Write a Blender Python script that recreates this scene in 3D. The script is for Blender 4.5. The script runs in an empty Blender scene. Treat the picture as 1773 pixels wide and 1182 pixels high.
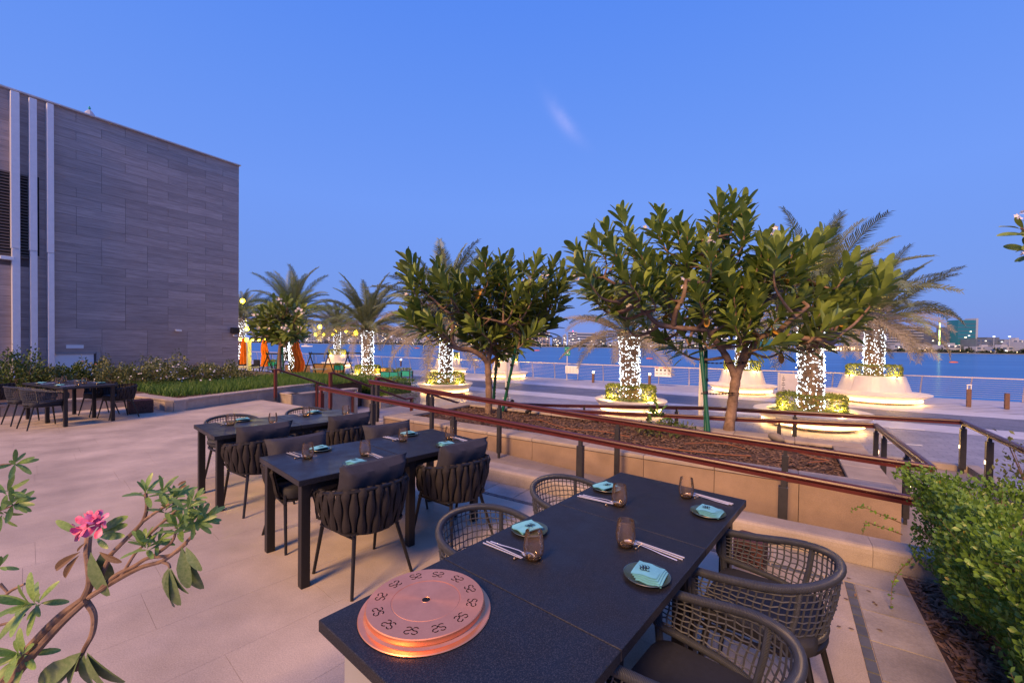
import bpy, math, random
import numpy as np
from mathutils import Vector, Matrix
random.seed(7); RNG = np.random.default_rng(11)
C = bpy.context.scene.collection
SC = bpy.context.scene
PI = math.pi
# ---------------------------------------------------------------- camera
FPX, CX, CYP, CAMZ = 731.65, 886.5, 607.39, 1.671
PITCH, ROLL = math.radians(.903), math.radians(.743)
cam = bpy.data.cameras.new('camera'); camo = bpy.data.objects.new('camera', cam); C.objects.link(camo)
cam.sensor_width = 36; cam.lens = 36 * FPX / 1773; cam.shift_y = (CYP - 591) / 1773
cam.clip_start = .05; cam.clip_end = 6000
camo.matrix_world = Matrix.Translation((0, 0, CAMZ)) @ Matrix.Rotation(PI/2 - PITCH, 4, 'X') @ Matrix.Rotation(ROLL, 4, 'Z')
SC.camera = camo
# ---------------------------------------------------------------- sky, afterglow, exposure
w = bpy.data.worlds.new('World'); SC.world = w; w.use_nodes = True
nt = w.node_tree; bg = nt.nodes['Background']
sky = nt.nodes.new('ShaderNodeTexSky'); sky.sky_type = 'NISHITA'; sky.sun_disc = False
SUN_EL, SUN_AZ = math.radians(36), math.radians(212)      # azimuth clockwise from +Y: light comes from behind the camera, left
sky.sun_elevation = math.radians(2.0); sky.sun_rotation = SUN_AZ
sky.air_density = 1.0; sky.dust_density = .4; sky.ozone_density = 3.0; sky.altitude = 0
def wn(t, **k):
    n = nt.nodes.new(t)
    for a, b in k.items(): setattr(n, a, b)
    return n
SKYS = .14
mixw = wn('ShaderNodeMix', data_type='RGBA'); mixw.inputs[0].default_value = .80
nt.links.new(sky.outputs[0], mixw.inputs[6])                       # Nishita afterglow blended with the blue of dusk
tcw = wn('ShaderNodeTexCoord'); sxw = wn('ShaderNodeSeparateXYZ'); nt.links.new(tcw.outputs['Generated'], sxw.inputs[0])
grd = wn('ShaderNodeValToRGB'); nt.links.new(sxw.outputs['Z'], grd.inputs[0]); ce = grd.color_ramp.elements
K = .93/SKYS; ce[0].position = 0; ce[0].color = (.185*K, .310*K, .86*K, 1); ce[1].position = 1; ce[1].color = (.10*K, .25*K, .95*K, 1)
for ps, cc in ((.10, (.195, .340, .91)), (.30, (.185, .360, 1.02)), (.48, (.142, .320, 1.0)), (.62, (.110, .285, .99))):
    e_ = ce.new(ps); e_.color = (cc[0]*K, cc[1]*K, cc[2]*K, 1)
nt.links.new(grd.outputs[0], mixw.inputs[7])
# one thin wisp of cloud, fixed in the sky
def _cloud():
    d = Vector((.0, 1, .0)); 
    geo = wn('ShaderNodeTexCoord')
    def dot(v):
        n = wn('ShaderNodeVectorMath', operation='DOT_PRODUCT'); n.inputs[1].default_value = v; nt.links.new(geo.outputs['Generated'], n.inputs[0]); return n.outputs['Value']
    def mth(op, a, b=None):
        n = wn('ShaderNodeMath', operation=op)
        for i, x in enumerate((a, b)):
            if x is None: continue
            if isinstance(x, (int, float)): n.inputs[i].default_value = x
            else: nt.links.new(x, n.inputs[i])
        return n.outputs[0]
    c = Vector((.100, .872, .455)).normalized(); l = Vector((.62, -.05, -.78)); l = (l - c*l.dot(c)).normalized(); q = c.cross(l)
    nz = wn('ShaderNodeTexNoise'); nz.inputs['Scale'].default_value = 26; nz.inputs['Detail'].default_value = 8; nt.links.new(geo.outputs['Generated'], nz.inputs['Vector'])
    al, aq = dot(l), dot(q)
    aq2 = mth('ADD', aq, mth('MULTIPLY', mth('MULTIPLY', al, al), 1.1))
    aq3 = mth('ADD', aq2, mth('MULTIPLY', mth('SUBTRACT', nz.outputs[0], .5), .016))
    e = mth('ADD', mth('POWER', mth('DIVIDE', al, .045), 2.0), mth('POWER', mth('DIVIDE', aq3, .012), 2.0))
    g = mth('EXPONENT', mth('MULTIPLY', e, -1.0)); g = mth('MULTIPLY', g, mth('MULTIPLY', nz.outputs[0], mth('GREATER_THAN', dot(c), .5)))
    return mth('MULTIPLY', g, .5)
cm = wn('ShaderNodeMix', data_type='RGBA'); nt.links.new(_cloud(), cm.inputs[0]); nt.links.new(mixw.outputs[2], cm.inputs[6]); cm.inputs[7].default_value = (.50/SKYS, .50/SKYS, .95/SKYS, 1)
nt.links.new(cm.outputs[2], bg.inputs['Color'])
bg.inputs['Strength'].default_value = SKYS
sl = bpy.data.lights.new('restaurant_light', 'SUN'); slo = bpy.data.objects.new('restaurant_light', sl); C.objects.link(slo)  # directional lamp standing in for the warm restaurant light behind the camera
sl.energy = 4.7; sl.angle = math.radians(17); sl.color = (1, .565, .24)
slo.rotation_euler = (PI/2 - SUN_EL, 0, -SUN_AZ + PI)
SC.view_settings.view_transform = 'Standard'; SC.view_settings.look = 'None'
SC.view_settings.exposure = .22; SC.view_settings.gamma = 1; SC.view_settings.use_curve_mapping = False
SC.cycles.use_denoising = True
SC.cycles.max_bounces = 8; SC.cycles.transparent_max_bounces = 12; SC.cycles.sample_clamp_indirect = 4
SC.cycles.caustics_reflective = False; SC.cycles.caustics_refractive = False

# ---------------------------------------------------------------- sighting helpers (pixel of the photograph -> point of the place)
_cp, _sp, _c, _s = math.cos(PITCH), math.sin(PITCH), math.cos(ROLL), math.sin(ROLL)
_fw = np.array([0, _cp, -_sp]); _up = np.array([0, _sp, _cp]); _rt = np.array([1., 0, 0]); _O = np.array([0, 0, CAMZ])
def ray(x, y):
    x -= CX; y -= CYP
    return _fw + _rt * (_c*x + _s*y) / FPX - _up * (-_s*x + _c*y) / FPX
def gp(x, y, z=0):
    d = ray(x, y); return Vector(_O + d * ((z - CAMZ) / d[2]))
def at(x, y, Y):
    d = ray(x, y); return Vector(_O + d * (Y / d[1]))
AU = math.radians(-32.8)
UX = Vector((math.cos(AU), math.sin(AU), 0)); VX = Vector((-math.sin(AU), math.cos(AU), 0)); VROT = AU + PI/2
def W(u, v, z=0): return UX*u + VX*v + Vector((0, 0, z))
def uvof(p): return p.dot(UX), p.dot(VX)
def atu(x, y, u):
    d = Vector(ray(x, y)); return Vector(_O) + d * (u / d.dot(UX))

# ---------------------------------------------------------------- materials
MATS = {}
def mat(name, col, rough=.6, metal=0, var=0, vs=6, col2=None, bump=0, bs=60, emis=None, es=0, trans=0, ior=1.45,
        stretch=None, rnd=0, sss=0, sample=True, spec=.5, coord='Object', thr=None, trl=0, aniso=0, spk=None, stain=None, rv=None):
    m = bpy.data.materials.new(name); m.use_nodes = True; t = m.node_tree; b = t.nodes['Principled BSDF']; L = t.links
    b.inputs['Base Color'].default_value = (*col, 1); b.inputs['Roughness'].default_value = rough
    b.inputs['Metallic'].default_value = metal; b.inputs['IOR'].default_value = ior
    b.inputs['Specular IOR Level'].default_value = spec
    if trans: b.inputs['Transmission Weight'].default_value = trans
    if aniso: b.inputs['Anisotropic'].default_value = aniso
    vec = None
    if var or col2 or bump or rnd or spk or stain or rv:
        if coord == 'World': tc = t.nodes.new('ShaderNodeNewGeometry'); vec = tc.outputs['Position']
        else: tc = t.nodes.new('ShaderNodeTexCoord'); vec = tc.outputs[coord]
        oi = t.nodes.new('ShaderNodeObjectInfo')
        ad = t.nodes.new('ShaderNodeVectorMath'); ad.operation = 'ADD'
        sc_ = t.nodes.new('ShaderNodeVectorMath'); sc_.operation = 'SCALE'; sc_.inputs[0].default_value = (37, 17, 53) if coord != 'World' else (0, 0, 0)
        L.new(oi.outputs['Random'], sc_.inputs['Scale'])
        L.new(vec, ad.inputs[0]); L.new(sc_.outputs[0], ad.inputs[1]); vec = ad.outputs[0]
        if stretch:
            mp = t.nodes.new('ShaderNodeMapping'); mp.inputs['Scale'].default_value = stretch
            L.new(vec, mp.inputs[0]); vec = mp.outputs[0]
    last = None
    if var or col2:
        n = t.nodes.new('ShaderNodeTexNoise'); n.inputs['Scale'].default_value = vs; n.inputs['Detail'].default_value = 6
        n.inputs['Roughness'].default_value = .65
        L.new(vec, n.inputs['Vector'])
        cr = t.nodes.new('ShaderNodeValToRGB')
        lo, hi = thr or (.3, .7)
        cr.color_ramp.elements[0].position = lo; cr.color_ramp.elements[1].position = hi
        c2 = col2 or tuple(min(1, c*(1+var)) for c in col); c1 = col if col2 else tuple(c*(1-var) for c in col)
        cr.color_ramp.elements[0].color = (*c1, 1); cr.color_ramp.elements[1].color = (*c2, 1)
        L.new(n.outputs[0], cr.inputs[0]); last = cr.outputs[0]
    if rnd:
        h = t.nodes.new('ShaderNodeHueSaturation'); mr = t.nodes.new('ShaderNodeMapRange')
        mr.inputs[3].default_value = 1-rnd; mr.inputs[4].default_value = 1+rnd
        L.new(oi.outputs['Random'], mr.inputs[0]); L.new(mr.outputs[0], h.inputs['Value'])
        if last: L.new(last, h.inputs['Color'])
        else: h.inputs['Color'].default_value = (*col, 1)
        last = h.outputs[0]
    for q in (spk, stain):                                           # grit and soft stains multiply the colour
        if not q: continue
        n = t.nodes.new('ShaderNodeTexNoise'); n.inputs['Scale'].default_value = q[0]; n.inputs['Detail'].default_value = 3 if q is spk else 8; L.new(vec, n.inputs['Vector'])
        mr = t.nodes.new('ShaderNodeMapRange'); mr.inputs[1].default_value = .35; mr.inputs[2].default_value = .65; mr.inputs[3].default_value = 1-q[1]; mr.inputs[4].default_value = 1+q[1]*.6; L.new(n.outputs[0], mr.inputs[0])
        h2 = t.nodes.new('ShaderNodeHueSaturation'); L.new(mr.outputs[0], h2.inputs['Value'])
        if last: L.new(last, h2.inputs['Color'])
        else: h2.inputs['Color'].default_value = (*col, 1)
        last = h2.outputs[0]
    if rv:
        n = t.nodes.new('ShaderNodeTexNoise'); n.inputs['Scale'].default_value = rv[0]; n.inputs['Detail'].default_value = 6; L.new(vec, n.inputs['Vector'])
        mr = t.nodes.new('ShaderNodeMapRange'); mr.inputs[1].default_value = .35; mr.inputs[2].default_value = .65; mr.inputs[3].default_value = rv[1]; mr.inputs[4].default_value = rv[2]; L.new(n.outputs[0], mr.inputs[0]); L.new(mr.outputs[0], b.inputs['Roughness'])
    if last: L.new(last, b.inputs['Base Color'])
    if aniso:
        tg = t.nodes.new('ShaderNodeTangent'); tg.direction_type = 'RADIAL'; tg.axis = 'Z'; L.new(tg.outputs[0], b.inputs['Tangent'])
    if bump:
        n2 = t.nodes.new('ShaderNodeTexNoise'); n2.inputs['Scale'].default_value = bs; n2.inputs['Detail'].default_value = 4
        L.new(vec, n2.inputs['Vector'])
        bm_ = t.nodes.new('ShaderNodeBump'); bm_.inputs['Strength'].default_value = bump; bm_.inputs['Distance'].default_value = .02
        L.new(n2.outputs[0], bm_.inputs['Height']); L.new(bm_.outputs[0], b.inputs['Normal'])
    if emis:
        b.inputs['Emission Color'].default_value = (*emis, 1); b.inputs['Emission Strength'].default_value = es
        if not sample: m.cycles.emission_sampling = 'NONE'
    if trl:
        tr = t.nodes.new('ShaderNodeBsdfTranslucent'); mx = t.nodes.new('ShaderNodeMixShader'); mx.inputs[0].default_value = trl
        if last: L.new(last, tr.inputs[0])
        else: tr.inputs[0].default_value = (*col, 1)
        L.new(b.outputs[0], mx.inputs[1]); L.new(tr.outputs[0], mx.inputs[2])
        L.new(mx.outputs[0], t.nodes['Material Output'].inputs[0])
    MATS[name] = m; return m

M_slab = mat('terrace_stone', (.47, .385, .31), .55, var=.16, vs=1.6, bump=.12, bs=160, rnd=.008, spk=(140, .16), stain=(1.1, .20), rv=(3, .4, .7), coord='World')
M_grout = mat('grout', (.40, .32, .26), .8)
M_tile_l = mat('pale_tile', (.33, .29, .26), .5, var=.22, vs=2.5, rnd=.1, bump=.1, bs=70, spk=(90, .12), stain=(3, .2))
M_tile_d = mat('dark_tile', (.10, .105, .115), .5, var=.25, vs=8, rnd=.15)
M_stone = mat('sandstone', (.29, .205, .15), .7, var=.14, vs=3.0, rnd=.06, bump=.2, bs=120, spk=(120, .10), stain=(2.2, .14))
M_coping = mat('coping_stone', (.38, .315, .27), .65, var=.12, vs=5, rnd=.05, bump=.2, bs=140, spk=(150, .14), stain=(3, .14))
M_ramp = mat('ramp_paving', (.30, .25, .22), .6, var=.15, vs=3, bump=.15, bs=100)
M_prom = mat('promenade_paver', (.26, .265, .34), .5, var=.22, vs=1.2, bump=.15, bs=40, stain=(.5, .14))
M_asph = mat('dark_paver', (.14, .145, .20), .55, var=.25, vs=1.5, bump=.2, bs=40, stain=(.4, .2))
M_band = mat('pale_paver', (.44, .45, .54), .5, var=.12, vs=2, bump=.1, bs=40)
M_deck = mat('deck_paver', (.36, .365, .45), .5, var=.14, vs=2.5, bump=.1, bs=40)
M_joint = mat('deck_joint', (.13, .13, .15), .7)
M_panel = mat('cladding_panel', (.285, .215, .195), .5, col2=(.54, .43, .39), vs=3.2, stretch=(.55, 9, 9), rnd=.12, bump=.12, bs=14, thr=(.25, .78), stain=(.7, .10))
M_panelgap = mat('cladding_gap', (.13, .10, .10), .8)
M_fin = mat('white_fin', (.72, .72, .74), .45, var=.05)
M_white = mat('white_render', (.78, .78, .78), .6, var=.05, vs=2)
M_grey = mat('grey_metal', (.3, .3, .31), .5, var=.06)
M_louvre = mat('louvre_bronze', (.15, .115, .10), .5)
M_black = mat('black_metal', (.012, .011, .012), .42, var=.2, vs=30)
M_blacks = mat('black_void', (.004, .004, .004), .8)
M_post = mat('charcoal_post', (.035, .033, .036), .4, var=.2, vs=12)
M_redw = mat('red_timber', (.055, .013, .012), .32, col2=(.095, .022, .019), vs=5, stretch=(.5, 8, 8), bump=.08, bs=40)
M_redp = mat('red_paint', (.10, .020, .017), .4, var=.15, vs=8)
M_granite = mat('dark_granite', (.010, .010, .013), .42, col2=(.075, .075, .09), vs=230, thr=(.48, .80), bump=.08, bs=200, rv=(5, .32, .55))
M_strap = mat('charcoal_strap', (.020, .0165, .018), .8, var=.25, vs=90, bump=.25, bs=500)
M_rope = mat('grey_rope', (.055, .059, .072), .55, var=.2, vs=50)
M_cush = mat('charcoal_cushion', (.035, .033, .042), .75, var=.12, vs=40, bump=.15, bs=300)
M_seat = mat('dark_seat', (.022, .023, .03), .75, var=.15, vs=60, bump=.15, bs=300)
M_steel = mat('steel', (.85, .80, .77), .26, .6)
M_brass = mat('brass_rest', (.55, .40, .26), .3, 1)
M_plate = mat('green_plate', (.05, .085, .07), .25, var=.15, vs=30)
M_rim = mat('plate_rim', (.45, .38, .26), .3, 1)
M_napkin = mat('turquoise_napkin', (.17, .50, .56), .85, var=.1, vs=25, bump=.1, bs=300)
M_ink = mat('black_ink', (.006, .006, .008), .7)
M_glass = None
M_copper = mat('copper', (.95, .38, .20), .28, .70, var=.07, vs=30, aniso=.8, stretch=(1, 1, 1))
M_bark = mat('frangipani_bark', (.16, .095, .06), .8, col2=(.30, .20, .14), vs=16, bump=.5, bs=30, stain=(5, .3))
M_leaf = mat('frangipani_leaf', (.105, .165, .02), .38, col2=(.27, .34, .075), vs=2.2, rnd=.25, trl=.18)
M_leaf_y = mat('yellow_leaf', (.45, .22, .03), .5, var=.3, vs=10)
M_petal = mat('white_petal', (.8, .72, .68), .5)
M_pinkp = mat('pink_petal', (.66, .03, .12), .45, col2=(.80, .30, .48), vs=30)
M_rleaf = mat('desert_rose_leaf', (.12, .22, .05), .38, col2=(.27, .40, .11), vs=12, rnd=.2, trl=.2)
M_rdry = mat('dry_leaf', (.16, .10, .055), .6, var=.3, vs=20)
M_droop = mat('drooping_leaf', (.085, .15, .05), .4, col2=(.18, .24, .11), vs=14)
M_hedge = mat('hedge_leaf', (.095, .195, .022), .38, col2=(.21, .36, .058), vs=2.6, rnd=.2, trl=.25)
M_hedge_y = mat('hedge_yellow', (.40, .32, .04), .45, var=.3)
M_twig = mat('twig', (.16, .10, .06), .8, var=.3, vs=20)
M_shrub = mat('shrub_leaf', (.04, .085, .018), .5, col2=(.11, .16, .035), vs=3, trl=.2)
M_grass = mat('grass_blade', (.06, .14, .02), .5, col2=(.12, .22, .035), vs=2, trl=.2)
M_goldh = mat('box_hedge', (.12, .17, .03), .5, col2=(.24, .28, .06), vs=5, trl=.2)
M_mulch = mat('bark_mulch', (.07, .038, .025), .85, col2=(.25, .15, .10), vs=25)
M_soil = mat('soil', (.08, .045, .03), .9, var=.4, vs=20)
M_ptrunk = mat('palm_trunk', (.10, .065, .042), .85, col2=(.22, .155, .11), vs=14, bump=.8, bs=14)
M_frond = mat('palm_frond', (.10, .14, .06), .5, col2=(.20, .225, .115), vs=2, rnd=.2, trl=.15)
M_frondb = mat('dry_frond', (.19, .165, .12), .6, col2=(.31, .275, .21), vs=3, rnd=.2, trl=.1)
M_bench = mat('white_concrete', (.62, .58, .57), .45, var=.06, vs=3)
M_led = mat('led_strip', (1, .8, .5), .5, emis=(1, .56, .18), es=18)
M_fairy = mat('fairy_bulb', (1, 1, 1), .4, emis=(.82, .91, 1), es=8, sample=False)
M_bulb = mat('festoon_bulb', (1, .8, .2), .4, emis=(1, .72, .02), es=14)
M_boll = mat('corten_bollard', (.14, .075, .05), .5, var=.2, vs=14)
M_bolll = mat('bollard_lens', (1, .85, .6), .4, emis=(1, .74, .42), es=22)
M_lens = mat('post_lens', (1, .8, .5), .4, emis=(1, .62, .28), es=7)
M_rail = mat('rail_steel', (.62, .52, .5), .35, .3, var=.05)
M_cable = mat('rail_cable', (.55, .48, .5), .35, .6)
M_pole = mat('pale_pole', (.55, .52, .52), .4, var=.05)
M_green = mat('green_stake', (.006, .10, .055), .4, var=.2, vs=20)
M_sgreen = mat('sign_green', (.01, .28, .15), .45)
M_swhite = mat('sign_white', (.8, .8, .8), .5)
M_sred = mat('sign_red', (.6, .04, .03), .5)
M_syel = mat('sign_yellow', (.75, .5, .04), .5)
M_orange = mat('orange_canvas', (.85, .21, .012), .75, var=.12, vs=6, bump=.2, bs=10, trl=.2)
M_wood = mat('decking_timber', (.36, .16, .06), .55, col2=(.52, .25, .10), vs=4, stretch=(.5, 8, 8))
M_teal = mat('teal_panel', (.02, .34, .30), .5, var=.08)
M_conc = mat('corten_block', (.085, .03, .022), .6, var=.3, vs=30, bump=.5, bs=40)
M_cream = mat('cream_pole', (.6, .58, .42), .5)
M_sand = mat('shore_sand', (.16, .17, .20), .9, var=.2, vs=.05)
M_farg = mat('far_grey_dusk_tint', (.33, .37, .47), .7, var=.05, vs=.1)  # blue cast of dusk and distance is put into this base colour
M_farb = mat('far_beige', (.33, .30, .33), .7, var=.06, vs=.1)
M_fard = mat('far_dark', (.11, .14, .2), .35, var=.1, vs=.2)
M_farw = mat('far_window', (.07, .11, .2), .15, spec=.8)
M_fartq = mat('far_teal_glass', (.02, .16, .22), .12, spec=.8)
M_litw = mat('lit_window', (1, .9, .7), .5, emis=(1, .80, .55), es=2.2, sample=False)
M_litc = mat('cool_window', (1, 1, 1), .5, emis=(.75, .88, 1), es=1.6, sample=False)
M_neon = mat('neon_strip', (.7, 1, .3), .5, emis=(.62, 1, .18), es=6)
M_redl = mat('red_beacon', (1, .1, .1), .5, emis=(1, .05, .08), es=4, sample=False)
M_shorel = mat('shore_lamp', (1, .8, .5), .5, emis=(1, .70, .36), es=5, sample=False)
M_fartree = mat('far_tree', (.018, .035, .02), .9, var=.4, vs=.3)
M_buoy = mat('orange_buoy', (.6, .13, .03), .6)
M_hose = mat('brown_hose', (.25, .10, .05), .6)
M_rock = mat('grey_rock', (.22, .19, .17), .8, var=.2, bump=.4, bs=20)

def thin_glass():
    m = bpy.data.materials.new('amber_glass'); m.use_nodes = True; t = m.node_tree; t.nodes.remove(t.nodes['Principled BSDF'])
    tc = t.nodes.new('ShaderNodeTexCoord'); sp = t.nodes.new('ShaderNodeSeparateXYZ'); cr = t.nodes.new('ShaderNodeValToRGB')
    t.links.new(tc.outputs['Object'], sp.inputs[0]); mr = t.nodes.new('ShaderNodeMapRange'); mr.inputs[2].default_value = .1; t.links.new(sp.outputs['Z'], mr.inputs[0]); t.links.new(mr.outputs[0], cr.inputs[0])
    cr.color_ramp.elements[0].color = (.98, .66, .30, 1); cr.color_ramp.elements[0].position = .06; cr.color_ramp.elements[1].color = (.985, .965, .94, 1); cr.color_ramp.elements[1].position = .5
    tr = t.nodes.new('ShaderNodeBsdfTransparent'); gl = t.nodes.new('ShaderNodeBsdfGlossy'); gl.inputs['Roughness'].default_value = .04
    lw = t.nodes.new('ShaderNodeLayerWeight'); lw.inputs['Blend'].default_value = .30
    nz = t.nodes.new('ShaderNodeTexVoronoi'); nz.inputs['Scale'].default_value = 70; t.links.new(tc.outputs['Object'], nz.inputs['Vector'])
    bp = t.nodes.new('ShaderNodeBump'); bp.inputs['Strength'].default_value = .35; bp.inputs['Distance'].default_value = .004; t.links.new(nz.outputs['Distance'], bp.inputs['Height'])
    t.links.new(bp.outputs[0], gl.inputs['Normal']); t.links.new(bp.outputs[0], lw.inputs['Normal'])
    mx = t.nodes.new('ShaderNodeMixShader'); t.links.new(lw.outputs['Fresnel'], mx.inputs[0]); t.links.new(cr.outputs[0], tr.inputs[0]); t.links.new(tr.outputs[0], mx.inputs[1]); t.links.new(gl.outputs[0], mx.inputs[2])
    df = t.nodes.new('ShaderNodeBsdfDiffuse'); df.inputs[0].default_value = (.85, .55, .32, 1); m2 = t.nodes.new('ShaderNodeMixShader'); m2.inputs[0].default_value = .04; t.links.new(mx.outputs[0], m2.inputs[1]); t.links.new(df.outputs[0], m2.inputs[2])
    t.links.new(m2.outputs[0], t.nodes['Material Output'].inputs[0]); return m
M_glass = thin_glass()
# rope-wrapped tube: ridges follow the tube's own UV (metres along the tube)
def wrapped(m, per=.0052, dist=.0022):
    t = m.node_tree; b = t.nodes['Principled BSDF']
    uv = t.nodes.new('ShaderNodeUVMap'); sx = t.nodes.new('ShaderNodeSeparateXYZ')
    mu = t.nodes.new('ShaderNodeMath'); mu.operation = 'MULTIPLY'; mu.inputs[1].default_value = 2*PI/per
    sn = t.nodes.new('ShaderNodeMath'); sn.operation = 'SINE'
    bp = t.nodes.new('ShaderNodeBump'); bp.inputs['Distance'].default_value = dist; bp.inputs['Strength'].default_value = .8
    for a, c in ((uv.outputs[0], sx.inputs[0]), (sx.outputs[0], mu.inputs[0]), (mu.outputs[0], sn.inputs[0]), (sn.outputs[0], bp.inputs['Height']), (bp.outputs[0], b.inputs['Normal'])):
        t.links.new(a, c)
M_wrap = mat('wrapped_cane', (.058, .063, .078), .31, var=.15, vs=20); wrapped(M_wrap)

# promenade: small pavers near by, drawn into the paving material as brick joints
def bricks(m, sx, sy, mortar=.012, k=.55, rot=0):
    t = m.node_tree; b = t.nodes['Principled BSDF']
    tc = t.nodes.new('ShaderNodeTexCoord'); mp = t.nodes.new('ShaderNodeMapping'); mp.inputs['Rotation'].default_value = (0, 0, rot)
    br = t.nodes.new('ShaderNodeTexBrick'); br.inputs['Scale'].default_value = 1
    br.inputs['Brick Width'].default_value = sx; br.inputs['Row Height'].default_value = sy; br.inputs['Mortar Size'].default_value = mortar
    br.inputs['Color1'].default_value = (1, 1, 1, 1); br.inputs['Color2'].default_value = (.86, .86, .86, 1); br.inputs['Mortar'].default_value = (k, k, k, 1)
    mx = t.nodes.new('ShaderNodeMix'); mx.data_type = 'RGBA'; mx.blend_type = 'MULTIPLY'; mx.inputs[0].default_value = 1
    src = b.inputs['Base Color'].links[0].from_socket
    t.links.new(tc.outputs['Object'], mp.inputs[0]); t.links.new(mp.outputs[0], br.inputs['Vector'])
    t.links.new(src, mx.inputs[6]); t.links.new(br.outputs['Color'], mx.inputs[7]); t.links.new(mx.outputs[2], b.inputs['Base Color'])
bricks(M_prom, .4, .2, .012, .6, -AU); bricks(M_asph, .4, .2, .012, .6, -AU); bricks(M_ramp, .6, .6, .006, .75, -AU)

# water: dark blue, smoothed by a long exposure
def water_mat():
    m = bpy.data.materials.new('sea_water'); m.use_nodes = True; t = m.node_tree; t.nodes.remove(t.nodes['Principled BSDF'])
    tc = t.nodes.new('ShaderNodeTexCoord'); mp = t.nodes.new('ShaderNodeMapping'); mp.inputs['Scale'].default_value = (.006, .05, 1)
    n = t.nodes.new('ShaderNodeTexNoise'); n.inputs['Scale'].default_value = 1; n.inputs['Detail'].default_value = 4
    bp = t.nodes.new('ShaderNodeBump'); bp.inputs['Strength'].default_value = .12; bp.inputs['Distance'].default_value = .5
    t.links.new(tc.outputs['Object'], mp.inputs[0]); t.links.new(mp.outputs[0], n.inputs['Vector']); t.links.new(n.outputs[0], bp.inputs['Height'])
    cr = t.nodes.new('ShaderNodeValToRGB'); cr.color_ramp.elements[0].position = .35; cr.color_ramp.elements[1].position = .68
    cr.color_ramp.elements[0].color = (.030, .135, .36, 1); cr.color_ramp.elements[1].color = (.042, .175, .43, 1); t.links.new(n.outputs[0], cr.inputs[0])
    df = t.nodes.new('ShaderNodeBsdfDiffuse'); gl = t.nodes.new('ShaderNodeBsdfGlossy'); gl.inputs['Roughness'].default_value = .2; gl.inputs['Color'].default_value = (.75, .85, 1, 1)
    t.links.new(cr.outputs[0], df.inputs[0]); t.links.new(bp.outputs[0], gl.inputs['Normal'])
    mx = t.nodes.new('ShaderNodeMixShader'); mx.inputs[0].default_value = .30; t.links.new(df.outputs[0], mx.inputs[1]); t.links.new(gl.outputs[0], mx.inputs[2])
    t.links.new(mx.outputs[0], t.nodes['Material Output'].inputs[0]); return m
M_water = water_mat()

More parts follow.
